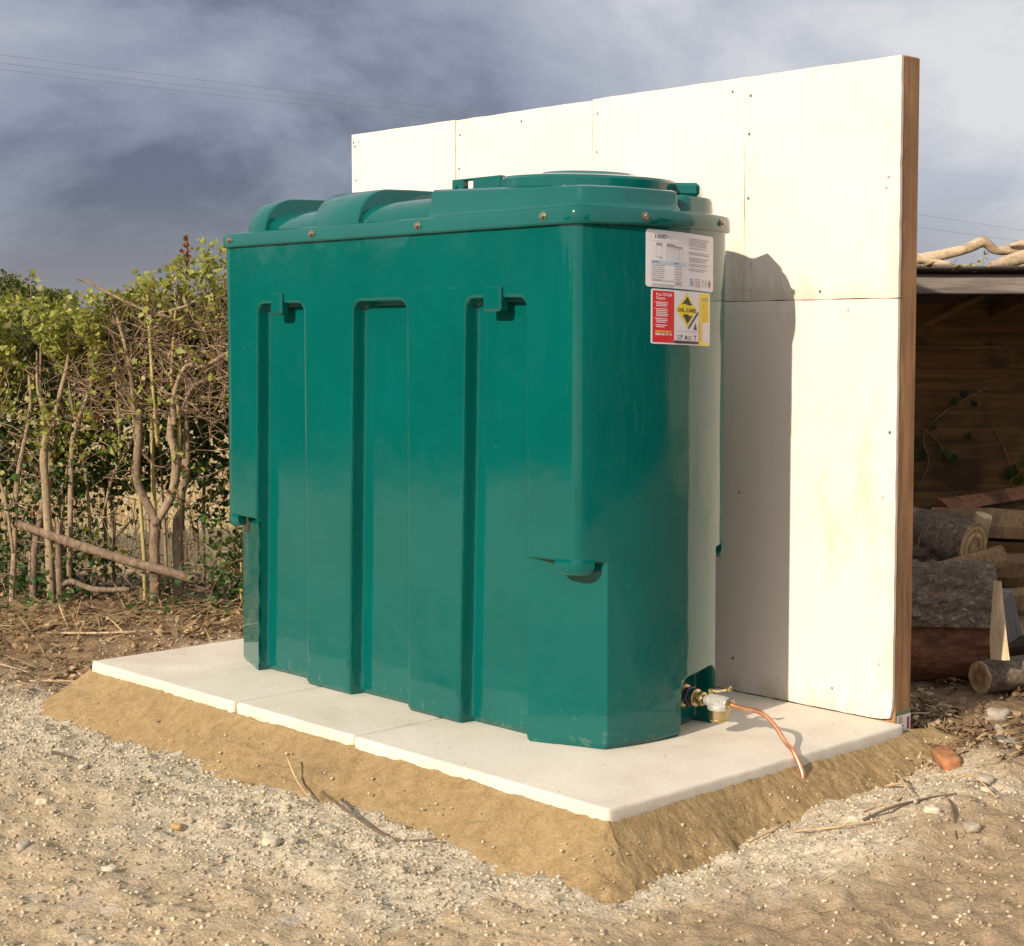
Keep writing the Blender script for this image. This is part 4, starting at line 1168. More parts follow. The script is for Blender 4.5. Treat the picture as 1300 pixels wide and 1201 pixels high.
for u0, u1 in ((-0.75, -0.68), (1.72, 1.79)): plank('post', u0, u1, 0.048, 0.115, -0.16, 1.213, 'beam')
sl_r = math.atan2(-0.12, 0.92)
for i in range(5):
    w0 = -0.05 + i * 0.188; zc = 1.287 - (w0 + 0.05) * 0.125 + 0.004
    plank('roof_board', -0.82, 1.86, w0, w0 + 0.184, zc - 0.002, zc + 0.008, 'roofboard', rot=(sl_r, 0, 0))
mb = MB(); mb.tube([(0.02, 0.40, 1.055), (0.36, 0.42, 1.225)], 0.022, 4); mb.build('brace', M['plank'], shed)
for uu in (0.5, 1.1, -0.3):
    mb = MB(); mb.box((uu, 0.06, 1.175), (uu + 0.045, 0.78, 1.205), 0.003, Matrix.Translation((0, 0, 0.05)) @ Matrix.Rotation(sl_r * 0.9, 4, 'X')); mb.build('rafter', M['plank'], shed)

def rough_tube(pts, rad, n=14, k=6, jit=0.16, seed=0):
    P = catmull(pts, k); rr = lerp_list(rad, len(P)); mb = MB(); mb.tube(P, rr, n)
    V = np.array(mb.v); m = len(P) * n
    c = np.repeat(np.array([tuple(p) for p in P]), n, 0); d = V - c
    ang = np.tile(np.arange(n), len(P)) / n * 6.28; al = np.repeat(np.arange(len(P)), n) * 0.35
    V = c + d * (1 + jit * fbm(np.cos(ang) * 1.6 + al, np.sin(ang) * 1.6 + seed, seed, 3))[:, None]
    mb.v = [tuple(v) for v in V]; return mb
def thing_tube(name, pts, rad, mat, label, cat, group=None, **kw):
    o = rough_tube(pts, rad, **kw).build(name, M[mat], None, angle=50); return tag(o, label, cat, group)
thing_tube('dead_branch', [S(-0.35, 0.10, 1.335), S(-0.04, 0.1, 1.338), S(0.07, 0.1, 1.345), S(0.2, 0.08, 1.375), S(0.268, 0.08, 1.401), S(0.315, 0.09, 1.372), S(0.42, 0.1, 1.372), S(0.75, 0.12, 1.34)],
           [0.014, 0.017, 0.020, 0.018, 0.020, 0.015, 0.020, 0.015], 'driftwood', 'long pale crooked dead branch peaking in the middle, lying on the shed roof', 'branch', 'dead branches on the shed roof', seed=3)
thing_tube('dead_branch', [S(0.27, -0.0, 1.312), S(0.33, 0.02, 1.326), S(0.42, 0.03, 1.35), S(0.62, 0.06, 1.385), S(0.9, 0.1, 1.38)], [0.012, 0.022, 0.026, 0.024, 0.018], 'driftwood',
           'short brown branch rising to the right at the front roof edge', 'branch', 'dead branches on the shed roof', seed=5)
thing_tube('dead_branch', [S(0.04, 0.03, 1.335), S(0.085, 0.0, 1.322), S(0.125, -0.02, 1.318)], [0.010, 0.014, 0.008], 'driftwood', 'stubby broken branch piece under the long roof branch', 'branch', 'dead branches on the shed roof', seed=8)
thing_tube('dead_branch', [S(0.30, 0.14, 1.31), S(0.36, 0.12, 1.345), S(0.37, 0.12, 1.385), S(0.40, 0.12, 1.405)], [0.005, 0.005, 0.004, 0.002], 'darktwig', 'thin dark twig sticking up behind the roof branches', 'branch', 'dead branches on the shed roof', seed=9)
thing_tube('dead_branch', [S(0.36, 0.07, 1.388), S(0.40, 0.06, 1.395), S(0.44, 0.05, 1.388), S(0.55, 0.05, 1.36)], [0.006, 0.011, 0.012, 0.008], 'driftwood', 'broken snag of pale wood at the right end of the long roof branch', 'branch', 'dead branches on the shed roof', seed=12)
# flakes of bark and litter on the roof
n = 700
TVc = np.array([(-.5,-.25,0),(.5,-.3,.06),(.45,.25,0),(-.4,.3,.08),(-.5,-.25,.12),(.5,-.3,.18),(.45,.25,.12),(-.4,.3,.2)]); TFc = np.array([(0,3,2,1),(4,5,6,7),(0,1,5,4),(1,2,6,5),(2,3,7,6),(3,0,4,7)])
uu = rng.uniform(-0.8, 1.8, n); ww = rng.uniform(-0.05, 0.35, n); pz = 1.300 - (ww + 0.05) * 0.125 + rng.uniform(0, 0.016, n)
pos = np.array([tuple(S(a, b_, c)) for a, b_, c in zip(uu, ww, pz)])
Vs, Fs = scatter(TVc, TFc, pos, rand_rot(n, 0.35), rng.uniform(0.015, 0.05, n))
tag(link('roof_litter', mesh('roof_litter', Vs, Fs), M['straw']), 'flakes of bark and dry litter on the shed roof', 'litter', kind='stuff')

LEAF_V = np.array([(0,0,0),(0,.5,-.04),(0,1,.02),(-.32,.12,.08),(-.52,.5,.14),(-.20,.66,.05),(.32,.12,.08),(.52,.5,.14),(.20,.66,.05)])
LEAF_V[:, 1] -= 0.4
LEAF_F = np.array([(0,1,3),(3,1,4),(4,1,5),(5,1,2),(1,0,6),(1,6,7),(1,7,8),(1,8,2)])
OVAL_V = np.array([(0,0,0),(0,.5,-.03),(0,1,.03),(-.26,.22,.06),(-.33,.55,.09),(-.17,.85,.05),(.26,.22,.06),(.33,.55,.09),(.17,.85,.05)])
OVAL_V[:, 1] -= 0.4
def leaves(name, pos, size, mat, parent=None, tilt=None, tv=LEAF_V):
    size = np.asarray(size)[:, None] * np.column_stack([rng.uniform(.6, 1.15, len(pos)), rng.uniform(.8, 1.25, len(pos)), rng.uniform(.3, 1.9, len(pos))])
    V, F = scatter(tv, LEAF_F, pos, rand_rot(len(pos), tilt), size)
    return link(name, mesh(name, V, F), M[mat], parent)

# tufts of leaf showing over the roof
pl = tag(empty('climbing_plant', S(0.3, 0.2, 1.3)), 'sprigs of small yellow-green leaves growing over the shed roof', 'plant')
mb = MB(); lp = []
for u0, w0, hh in ((0.0, 0.25, 0.09), (0.05, 0.28, 0.06), (0.17, 0.24, 0.055), (0.20, 0.26, 0.06), (0.235, 0.22, 0.05), (0.28, 0.27, 0.06), (0.31, 0.25, 0.10), (0.5, 0.25, 0.06)):
    a = Vector((u0 - 0.3, w0 - 0.2, -0.02)); q = [a + Vector((random.uniform(-.01, .02) * t, 0, hh * t)) for t in (0, .5, 1)]
    mb = MB(); mb.tube(q, [0.002, 0.0015, 0.0008], 4); mb.build('stem', M['twig'], pl)
    for _ in range(9): 
        t = random.uniform(.35, 1.05); lp.append(tuple(a + Vector((random.gauss(0, .014), random.gauss(0, .014), hh * t))))
pl.rotation_euler = (0, 0, SA)
lo_ = leaves('leaves', np.array(lp), rng.uniform(0.014, 0.028, len(lp)), 'leafpale', pl); lo_['kind'] = 'stuff'

# ivy and dry tendrils on the back boards
ivy = tag(empty('ivy', S(0.35, 0.79, 0.5)), 'thin ivy creeping over the dark back boards of the log shed', 'ivy')
ivy.rotation_euler = (0, 0, SA)
IV = lambda u, z, w=0.785: Vector((u - 0.35, w - 0.79, z - 0.5))
for pts, r_ in (([(0.20, 0.40), (0.26, 0.55), (0.24, 0.66), (0.30, 0.74), (0.42, 0.82), (0.5, 0.86)], 0.004), ([(0.34, 0.56), (0.30, 0.64), (0.22, 0.70)], 0.003), ([(0.60, 0.45), (0.58, 0.58), (0.52, 0.70)], 0.003),
                ([(0.33, 0.30), (0.36, 0.40), (0.40, 0.44), (0.39, 0.32), (0.36, 0.28)], 0.0025), ([(0.35, 0.28), (0.33, 0.36), (0.37, 0.42)], 0.002)):
    mb = MB(); mb.tube(catmull([IV(*p, w=0.782) for p in pts], 6), r_, 6); mb.build('stem', M['stemred'], ivy, smooth=True)
ivme = None
for u, z, s_ in ((0.20, .64, .07), (0.23, .585, .08), (0.18, .60, .07), (0.27, .70, .06), (0.36, .80, .06), (0.40, .83, .05), (0.44, .79, .05), (0.335, .585, .065), (0.36, .57, .06), (0.30, .60, .05), (0.42, .66, .05), (0.60, .52, .075), (0.63, .48, .07), (0.58, .50, .06), (0.26, .35, .045), (0.28, .37, .04), (0.50, .38, .04), (0.47, .36, .04), (0.64, .55, .05), (0.20, .74, .05), (0.17, .78, .05)):
    if ivme is None: o = link('leaf', mesh('leaf', LEAF_V, LEAF_F), M['leafdark'], ivy); ivme = o.data
    else: o = link('leaf', ivme, None, ivy)
    s_ *= .72; o.location = IV(u, z, 0.775); o.scale = (s_,) * 3; o.rotation_euler = (R(80 + random.uniform(-25, 20)), random.uniform(-.5, .5), random.uniform(-1, 1))

# ---- the logs
def log_round(name, a, b_, r, bark='bark', end='endgrain', seed=0, arc=(0, 360), label=None, group='firewood in the log shed', cat='log', parts_only=False):
    """a round log: body with bark, sawn ends as parts"""
    a = Vector(a); b_ = Vector(b_); ax = (b_ - a).normalized(); Ln = (b_ - a).length
    e = tag(empty(name, (a + b_) / 2), label, cat, group)
    up = Vector((0, 0, 1)) if abs(ax.z) < 0.9 else Vector((1, 0, 0)); s1 = ax.cross(up).normalized(); s2 = s1.cross(ax)
    n, m = 36, max(6, int(Ln / 0.02)); V = []; F = []
    ang = np.arange(n) / n * 2 * np.pi
    for i in range(m + 1):
        t = i / m - 0.5
        rr = r * (1 + 0.10 * fbm(np.cos(ang) * 1.2 + seed * 3.1, np.sin(ang) * 1.2 + t * 1.5, seed, 2) + 0.10 * fbm(np.cos(ang) * 4 + seed, np.sin(ang) * 4 + t * Ln * 26, seed + 5, 3))
        for k in range(n): V.append(ax * (t * Ln) + s1 * math.cos(ang[k]) * rr[k] + s2 * math.sin(ang[k]) * rr[k])
    for i in range(m):
        for k in range(n): F.append((i * n + k, i * n + (k + 1) % n, (i + 1) * n + (k + 1) % n, (i + 1) * n + k))
    link('bark', mesh('bark', V, F, True), M[bark], e)
    for i, sg in ((0, -1), (m, 1)):
        ring = [V[i * n + k] for k in range(n)]; c = sum(ring, Vector()) / n
        VV_ = [c + ax * sg * 0.004] + [c.lerp(p, 0.96) + ax * sg * 0.004 for p in ring] + list(ring)
        FF_ = []
        for k in range(n):
            k2 = (k + 1) % n; tri = (0, 1 + k, 1 + k2); q = (1 + k, 1 + n + k, 1 + n + k2, 1 + k2)
            FF_ += [tri if sg > 0 else tri[::-1], q if sg > 0 else q[::-1]]
        link('sawn_end', mesh('sawn_end', VV_, FF_), M[end], e)
    return e
def billet(name, a, b_, w, h, mat, label, roll=0.0, seed=0, taper=1.0, group='firewood in the log shed', cat='split log', barkside=True):
    """a split wedge of wood from a to b: triangular-ish section, bark left on one side as a part"""
    a = Vector(a); b_ = Vector(b_); ax = (b_ - a).normalized(); Ln = (b_ - a).length
    up = Vector((0, 0, 1)) if abs(ax.z) < 0.9 else Vector((0, 1, 0)); s1 = ax.cross(up).normalized(); s2 = s1.cross(ax)
    q = Matrix.Rotation(roll, 3, ax); s1 = q @ s1; s2 = q @ s2
    sec = [(-.5, -.42), (-.2, -.5), (.25, -.48), (.5, -.38), (.42, .05), (.15, .45), (-.05, .5), (-.3, .15)]
    e = tag(empty(name, (a + b_) / 2), label, cat, group)
    m = 8; V = []; F = []; n = len(sec)
    for i in range(m + 1):
        t = i / m; k_ = 1 + (taper - 1) * t
        for j, (x, y) in enumerate(sec):
            jj = 1 + 0.22 * float(noise2(j * 1.7 + seed, t * 3 + seed * 2.3, seed))
            V.append(ax * (t - .5) * Ln + s1 * x * w * k_ * jj + s2 * y * h * k_ * jj + ax * 0.012 * float(noise2(j + seed, i * 0.0 + 3, 5)))
    for i in range(m):
        for j in range(n): F.append((i * n + j, i * n + (j + 1) % n, (i + 1) * n + (j + 1) % n, (i + 1) * n + j))
    F.append(tuple(range(n - 1, -1, -1))); F.append(tuple(m * n + j for j in range(n)))
    link('split_wood', mesh('split_wood', V, F), M[mat], e)
    if barkside:
        V2 = []; F2 = []
        for i in range(m + 1):
            for j in (0, 1, 2, 3):
                p = V[i * n + j]; V2.append(p + s2 * -0.003); V2.append(p - s2 * (0.012 + 0.006 * float(noise2(i * 1.3, j * 2.1 + seed, 3))))
        for i in range(m):
            for j in range(3):
                o0 = (i * 4 + j) * 2; o1 = ((i + 1) * 4 + j) * 2
                F2 += [(o0 + 1, o0 + 3, o1 + 3, o1 + 1), (o0, o1, o1 + 2, o0 + 2)]
        link('bark', mesh('bark', V2, F2), M['bark'], e)
    return e

# the big one: bare red wood below, thick bark shell over the top
bl = tag(empty('big_log', S(-0.12, -0.47, 0.108)), 'big fallen log with grey bark on top and bare reddish wood beneath', 'log', 'firewood in the log shed')
a_, b_ = S(-0.42, -0.40, 0.105), S(0.128, -0.52, 0.112); ax = (b_ - a_).normalized(); Ln = (b_ - a_).length
s1 = ax.cross(Vector((0, 0, 1))).normalized(); s2 = s1.cross(ax)
def shell(n0, n1, r, m, seed, amp, freq, closed):
    ang = np.linspace(n0, n1, 60, endpoint=not closed); V = []; n = len(ang)
    for i in range(m + 1):
        t = i / m
        rr = r * (1 + amp * fbm(np.cos(ang) * freq + seed, np.sin(ang) * freq + t * freq * 1.3, seed, 4) + 0.05 * np.cos(2 * ang + 1))
        for k in range(n): V.append(ax * (t - .5) * Ln * (1 + 0.02 * float(noise2(ang[k] * 2, seed, 2))) + s1 * math.cos(ang[k]) * rr[k] + s2 * math.sin(ang[k]) * rr[k])
    F = []
    for i in range(m):
        for k in range(n if closed else n - 1): F.append((i * n + k, i * n + (k + 1) % n, (i + 1) * n + (k + 1) % n, (i + 1) * n + k))
    return V, F, n
Vc, Fc, nn = shell(0, 2 * math.pi, 0.182, 26, 3, 0.10, 3.5, True)
Fc += [tuple(range(nn - 1, -1, -1)), tuple(26 * nn + k for k in range(nn))]
link('bare_wood', mesh('bare_wood', Vc, Fc), M['heart'], bl)
Vb, Fb, nn = shell(R(10), R(190), 0.207, 40, 5, 0.20, 4.5, False)
Vi, Fi, _ = shell(R(10), R(190), 0.184, 40, 5, 0.10, 3.5, False)
o_ = len(Vb); Fe = []
for i in range(40):
    Fe += [(i * nn, (i + 1) * nn, o_ + (i + 1) * nn, o_ + i * nn), (i * nn + nn - 1, o_ + i * nn + nn - 1, o_ + (i + 1) * nn + nn - 1, (i + 1) * nn + nn - 1)]
for k in range(nn - 1):
    Fe += [(k, o_ + k, o_ + k + 1, k + 1), (40 * nn + k, 40 * nn + k + 1, o_ + 40 * nn + k + 1, o_ + 40 * nn + k)]
link('bark', mesh('bark', Vb + Vi, Fb + [tuple(o_ + i for i in f[::-1]) for f in Fi] + Fe), M['bark'], bl)

log_round('bark_log', S(-0.03, 0.02, 0.375), S(0.17, -0.20, 0.335), 0.088, seed=11, label='dark rough barked log with a pale sawn end, on top of the big log')
log_round('small_log', S(-0.03, -0.10, 0.29), S(0.22, -0.18, 0.275), 0.05, seed=14, end='heart', label='dark round log lying under the rough barked log')
billet('split_log', S(0.10, 0.12, 0.395), S(0.52, 0.06, 0.38), 0.13, 0.10, 'split', 'pale brown split log at the top of the pile by the back boards', 0.2, 2)
billet('split_log', S(0.17, 0.24, 0.43), S(0.56, 0.36, 0.475), 0.10, 0.06, 'heart', 'dark wedge of wood highest on the firewood pile', -0.2, 5)
billet('split_log', S(-0.02, -0.32, 0.262), S(0.26, -0.24, 0.322), 0.10, 0.06, 'split', 'flat split piece slanting over the top of the big log', 0.5, 8, barkside=False)
billet('split_log', S(0.155, -0.22, 0.285), S(0.42, -0.14, 0.26), 0.13, 0.10, 'split', 'broad split log behind the grey sawn block', 0.9, 9)
billet('split_log', S(0.235, -0.02, 0.30), S(0.255, -0.05, 0.43), 0.07, 0.04, 'splitpale', 'upright pale split board near the right edge of the pile', 0.0, 12, barkside=False)
billet('split_log', S(0.17, -0.35, 0.055), S(0.45, -0.22, 0.06), 0.14, 0.11, 'split', 'split log low in the pile right of the big log', -0.6, 21)
billet('split_log', S(0.20, -0.30, 0.165), S(0.47, -0.15, 0.16), 0.13, 0.11, 'split', 'middle split log in the heap right of the big log', 0.8, 25)
log_round('low_log', S(0.030, -0.80, 0.008), S(0.40, -0.64, 0.02), 0.052, seed=31, label='low bark covered log on the ground in front of the pile')
billet('split_log', S(-0.10, 0.15, 0.12), S(0.40, 0.12, 0.12), 0.30, 0.34, 'heart', 'thick dark split trunk in the shade at the back of the pile', 0, 33)
billet('pale_billet', S(0.085, -0.83, 0.065), S(0.078, -0.80, 0.305), 0.062, 0.05, 'splitpale', 'bright freshly split billet standing upright at the big log end', 0.3, 17, taper=0.42, barkside=False)
gb = MB(); gb.box((-0.045, -0.03, -0.085), (0.045, 0.03, 0.085), 0.004)
o = gb.build('grey_block', M['greyblock']); o.location = S(0.165, -0.56, 0.155); o.rotation_euler = (0.12, R(-24), SA + 0.45)
tag(o, 'blue-grey sawn timber block leaning beside the bright split billet', 'timber block', 'firewood in the log shed')

pot = tag(empty('plant_pot', S(0.0, -0.06, 0.21)), 'old brown plant pot holding dead dry stems behind the wall', 'plant pot')
mb = MB(); mb.lathe((0, 0, 0), (0, 0, 1), [(0.055, 0), (0.072, 0.10), (0.080, 0.10), (0.082, 0.125), (0.075, 0.125), (0.068, 0.10)], 28); mb.build('pot', M['terracotta'], pot, angle=35)
mb = MB()
for i in range(26):
    x, y = random.gauss(0, .03), random.gauss(0, .03); mb.tube([(x, y, 0.08), (x * 1.3, y * 1.3, 0.16), (x * 1.8 + random.gauss(0, .01), y * 1.8, 0.17 + random.random() * .08)], [0.0018, 0.0015, 0.001], 4)
o = mb.build('dry_stems', M['twig'], pot); o['kind'] = 'stuff'
pot.location = S(-0.035, -0.12, 0.205)

# ------------------------------------------------------------------ hedge
HR = math.atan2(hd[1], hd[0])
hedge = tag(empty('hedge', (HA[0], HA[1], 0)), 'tall scrubby hedge with yellow-green leaves on top and bare stems below', 'hedge')
hedge.rotation_euler = (0, 0, HR)
def stem(pts, rad, mat, v=None, name='stem', n=9):
    P = [Vector((p[0], (p[2] if len(p) > 2 else 0) + (v or 0), p[1])) for p in pts]
    mb = rough_tube([p + Vector((random.gauss(0, .006), random.gauss(0, .008), 0)) for p in P], [q * 0.86 for q in rad], n=n, k=9, jit=0.34, seed=random.randint(1, 99)); return mb.build(name, M[mat], hedge, smooth=True)
q_ = 1 / 320.0
stem([(0.268, -0.14), (0.26, 0.26), (0.24, 0.575), (0.275, 0.691)], [.022, .020, .019, .021], 'stem', 0.0)
stem([(0.275, 0.675), (0.216, 0.806), (0.214, 0.889), (0.20, 1.0)], [.014, .010, .008, .004], 'stem', 0.0)
stem([(0.275, 0.685), (0.325, 0.807), (0.36, 0.949), (0.37, 1.1)], [.014, .011, .009, .005], 'stem', 0.0)
stem([(0.13, -0.13), (0.164, 0.2), (0.231, 0.462), (0.226, 0.591), (0.202, 0.823), (0.19, 1.02)], [.020, .018, .016, .012, .008, .004], 'stemred', 0.06)
stem([(0.323, -0.14), (0.342, 0.55), (0.369, 0.692), (0.434, 0.893), (0.45, 1.1)], [.014, .013, .011, .008, .004], 'stem', 0.05)
stem([(0.722, -0.14), (0.728, 0.174), (0.734, 0.302)], [.026, .025, .028], 'stemred', 0.02, 'trunk')
stem([(0.734, 0.285), (0.682, 0.402), (0.659, 0.484), (0.662, 0.64), (0.67, 0.785)], [.022, .020, .019, .020, .017], 'stemred', 0.02, 'trunk')
stem([(0.734, 0.285), (0.809, 0.418), (0.829, 0.558), (0.81, 0.66), (0.80, 0.74)], [.023, .021, .020, .018, .014], 'stem', 0.02, 'trunk')
stem([(0.783, -0.12), (0.791, 0.333), (0.821, 0.503), (0.83, 0.8)], [.026, .025, .022, .012], 'stem', 0.12, 'trunk')
stem([(0.65, -0.12), (0.647, 0.158), (0.621, 0.555), (0.603, 0.78), (0.55, 1.232)], [.010, .010, .009, .009, .007], 'stemyellow', 0.08)
stem([(0.70, -0.12), (0.70, 0.143), (0.687, 0.696), (0.686, 1.134), (0.685, 1.25)], [.011, .011, .010, .008, .006], 'stemyellow', 0.10)
stem([(0.76, 0.62), (0.748, 0.795), (0.72, 1.262)], [.009, .009, .007], 'stemyellow', 0.0)
stem([(0.66, 0.75), (0.656, 0.794), (0.628, 0.992), (0.561, 1.235)], [.011, .010, .009, .006], 'stem', -0.01)
stem([(0.10, 0.275, 0), (0.132, 0.266, 0), (0.422, 0.195, -0.04), (0.68, 0.128, -0.05), (0.92, 0.058, 0.02)], [.018, .021, .022, .023, .024], 'stemred', 0, 'fallen_branch')
stem([(0.345, 0.03), (0.39, 0.045), (0.498, 0.018), (0.652, 0.023)], [.008, .015, .014, .013], 'stemred', -0.06, 'fallen_branch')
stem([(0.837, 0.5), (0.835, 0.756), (0.812, 0.895), (0.819, 1.15), (0.82, 1.25)], [.010, .010, .009, .007, .005], 'stemyellow', 0.04)
stem([(0.835, 0.70), (0.842, 0.812), (0.879, 0.938), (0.976, 0.945), (1.066, 0.99), (1.16, 1.03)], [.012, .011, .010, .010, .009, .008], 'stem', -0.02)
stem([(0.85, 0.72), (0.93, 0.86), (1.06, 0.90), (1.2, 0.97)], [.009, .009, .008, .008], 'stemred', 0.0)
stem([(0.44, 1.300), (0.466, 1.288), (0.565, 1.238), (0.746, 1.166), (0.85, 1.14)], [.004, .006, .007, .007, .006], 'stemred', -0.04, 'branch')
stem([(0.74, 1.14), (0.806, 1.16), (0.90, 1.185), (0.973, 1.223)], [.005, .006, .006, .005], 'stem', -0.03, 'branch')
stem([(0.316, -0.14), (0.313, 0.1), (0.315, 0.285)], [.018, .017, .015], 'stemred', -0.02)
stem([(0.06, -0.13), (0.076, 0.242), (0.103, 0.459), (0.156, 0.749), (0.16, 0.9)], [.014, .013, .012, .010, .006], 'stem', 0.03)
stem([(-0.02, 0.75), (0.02, 0.55), (0.07, 0.35), (0.10, 0.15)], [.005, .006, .008, .008], 'stem', -0.02)
stem([(0.547, 0.56), (0.545, 0.695), (0.542, 0.936), (0.53, 1.063), (0.50, 1.2)], [.007, .007, .006, .005, .004], 'stem', 0.06)
stem([(0.44, 0.33), (0.50, 0.48), (0.56, 0.60), (0.60, 0.70)], [.006, .007, .007, .006], 'stem', 0.14)
stem([(0.884, 1.20), (0.884, 1.326), (0.893, 1.475)], [.004, .004, .003], 'dead', 0.02, 'seed_stalk')
for i in range(34):                                             # the rest of the row, to either side and behind
    u = random.choice((random.uniform(-1.5, 0.0), random.uniform(0.0, 1.1), random.uniform(1.0, 2.6))); v = random.uniform(0.12, 0.5); h = random.uniform(0.8, 1.2); dx = random.gauss(0, .10)
    stem([(u, -0.14), (u + dx * .3, h * .35), (u + dx, h * .7), (u + dx * 1.5, h)], [f_ * random.uniform(.35, .75) for f_ in (.014, .012, .009, .004)], random.choice(('stem', 'stemred', 'stemred', 'stemred', 'stemyellow')), v, n=7)

def htop(u): return np.interp(u, [-1.6, -.3, .0, .16, .19, .24, .41, .5, .6, .77, .94, 1.07, 1.3, 2.7], [1.24, 1.22, 1.19, 1.21, 1.23, 1.19, 1.19, 1.22, 1.27, 1.32, 1.36, 1.41, 1.42, 1.38])
def sample(n, u0, u1, v0, v1, zlo, zhi, keep=None):
    u = rng.uniform(u0, u1, n * 3); v = rng.uniform(v0, v1, n * 3); t = rng.uniform(0, 1, n * 3)
    lo = zlo(u) if callable(zlo) else zlo; hi = zhi(u) if callable(zhi) else zhi
    z = lo + (hi - lo) * t
    # clumps: leaves come in sprays with gaps between
    c = fbm(u * 7, z * 7 + v * 5, 201, 3)
    ok = c > (keep if keep is not None else -0.12)
    P = np.column_stack([u, v, z])[ok][:n]; return P
top = lambda u: htop(u) + 0.085 * fbm(u * 8, u * 0, 211, 4)
def lv(P, lo, hi, mat, tilt=None, tv=LEAF_V):
    o = leaves('foliage', P, rng.uniform(lo, hi, len(P)), mat, hedge, tilt, tv); o['kind'] = 'stuff'; return o
lv(sample(9000, -1.6, 0.55, -0.14, 0.34, lambda u: 0.78 + 0.34 * fbm(u * 6, 0 * u, 5, 3) + 0.25 * sstep(0.2, 0.55, u), top, 0.02), 0.012, 0.031, 'leaf')
lv(sample(3600, 0.45, 2.7, -0.04, 0.40, lambda u: 1.08 - 0.10 * fbm(u * 5, 0 * u, 6, 2), top, -0.08), 0.012, 0.031, 'leaf')
lv(sample(1300, -1.6, 2.7, -0.10, 0.3, lambda u: 0.88 + 0.22 * sstep(0.2, 0.55, u), top), 0.014, 0.034, 'leafpale')
lv(sample(900, 0.3, 2.7, -0.02, 0.3, 0.85, lambda u: top(u) - 0.06), 0.014, 0.034, 'leafrust')
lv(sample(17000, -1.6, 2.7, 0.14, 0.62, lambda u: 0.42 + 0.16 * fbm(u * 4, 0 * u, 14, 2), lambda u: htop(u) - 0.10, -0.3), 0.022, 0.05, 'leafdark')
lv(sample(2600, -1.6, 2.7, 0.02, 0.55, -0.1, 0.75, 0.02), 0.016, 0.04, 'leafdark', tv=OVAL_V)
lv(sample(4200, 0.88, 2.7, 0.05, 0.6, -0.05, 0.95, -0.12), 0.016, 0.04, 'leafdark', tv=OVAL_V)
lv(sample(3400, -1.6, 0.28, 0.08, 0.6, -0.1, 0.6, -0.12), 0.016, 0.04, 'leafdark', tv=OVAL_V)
lv(sample(1500, -1.6, 2.7, -0.12, 0.4, -0.10, 0.12, 0.0), 0.014, 0.034, 'ivy', tv=OVAL_V)
lv(sample(700, -1.6, 2.7, -0.04, 0.4, 0.08, 0.75, 0.06), 0.014, 0.034, 'leaf', tv=OVAL_V)
lv(sample(350, -1.6, 2.7, -0.06, 0.4, 0.0, 0.75, 0.06), 0.014, 0.034, 'leafrust')
lv(sample(1500, -1.6, 0.5, -0.12, 0.25, 0.55, 0.95, 0.03), 0.012, 0.032, 'leaf')
lv(sample(900, 0.4, 2.7, -0.10, 0.2, 0.6, 1.15, 0.05), 0.012, 0.032, 'leaf')
lv(sample(380, -0.6, 2.7, -0.12, 0.1, 0.4, lambda u: top(u), 0.0), 0.016, 0.036, 'leafpale')
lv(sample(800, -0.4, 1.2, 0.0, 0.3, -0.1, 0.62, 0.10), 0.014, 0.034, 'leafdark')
lv(sample(420, -0.4, 1.2, -0.05, 0.2, 0.1, 0.7, 0.12), 0.014, 0.032, 'ivy')
lv(sample(1100, -1.6, 0.45, -0.16, 0.1, 0.72, lambda u: top(u), 0.03), 0.014, 0.032, 'leafpale')
# sprigs standing above the top
mb = MB(); sp_ = []
for u, z, hh, lean in ((0.165, 1.20, 0.13, 0.0), (0.19, 1.22, 0.06, .03), (0.07, 1.18, .05, .01), (0.95, 1.33, .12, .02), (1.0, 1.36, .10, .05), (1.04, 1.36, .06, .03), (0.99, 1.30, .17, -.06), (0.62, 1.25, .05, .02), (0.73, 1.28, .05, -.02), (-.3, 1.2, .09, 0), (.30, 1.16, .09, .03), (.36, 1.15, .06, -.03), (.50, 1.18, .08, .03), (.56, 1.20, .05, -.02), (.66, 1.24, .09, .01), (.79, 1.28, .06, .03), (.84, 1.28, .09, -.02), (.02, 1.15, .07, -.02), (.12, 1.17, .05, .02), (-.8, 1.22, .12, .03), (1.5, 1.36, .12, .03), (2.0, 1.35, .1, -.03)):
    mb.tube([(u, 0.05, z - .12), (u + lean * .4, 0.05, z), (u + lean, 0.05, z + hh)], [0.003, 0.0025, 0.0012], 5)
    for _ in range(int(hh * 130)): 
        t = random.uniform(-.2, 1.05); sp_.append((u + lean * t + random.gauss(0, .016), 0.05 + random.gauss(0, .014), z + hh * t))
o = mb.build('sprig', M['twig'], hedge); o['kind'] = 'stuff'
lv(np.array(sp_), 0.018, 0.038, 'leafpale')
ds = np.column_stack([0.886 + rng.normal(0, .008, 70), 0.02 + rng.normal(0, .008, 70), rng.uniform(1.30, 1.475, 70)])
lv(ds, 0.010, 0.024, 'leafrust')
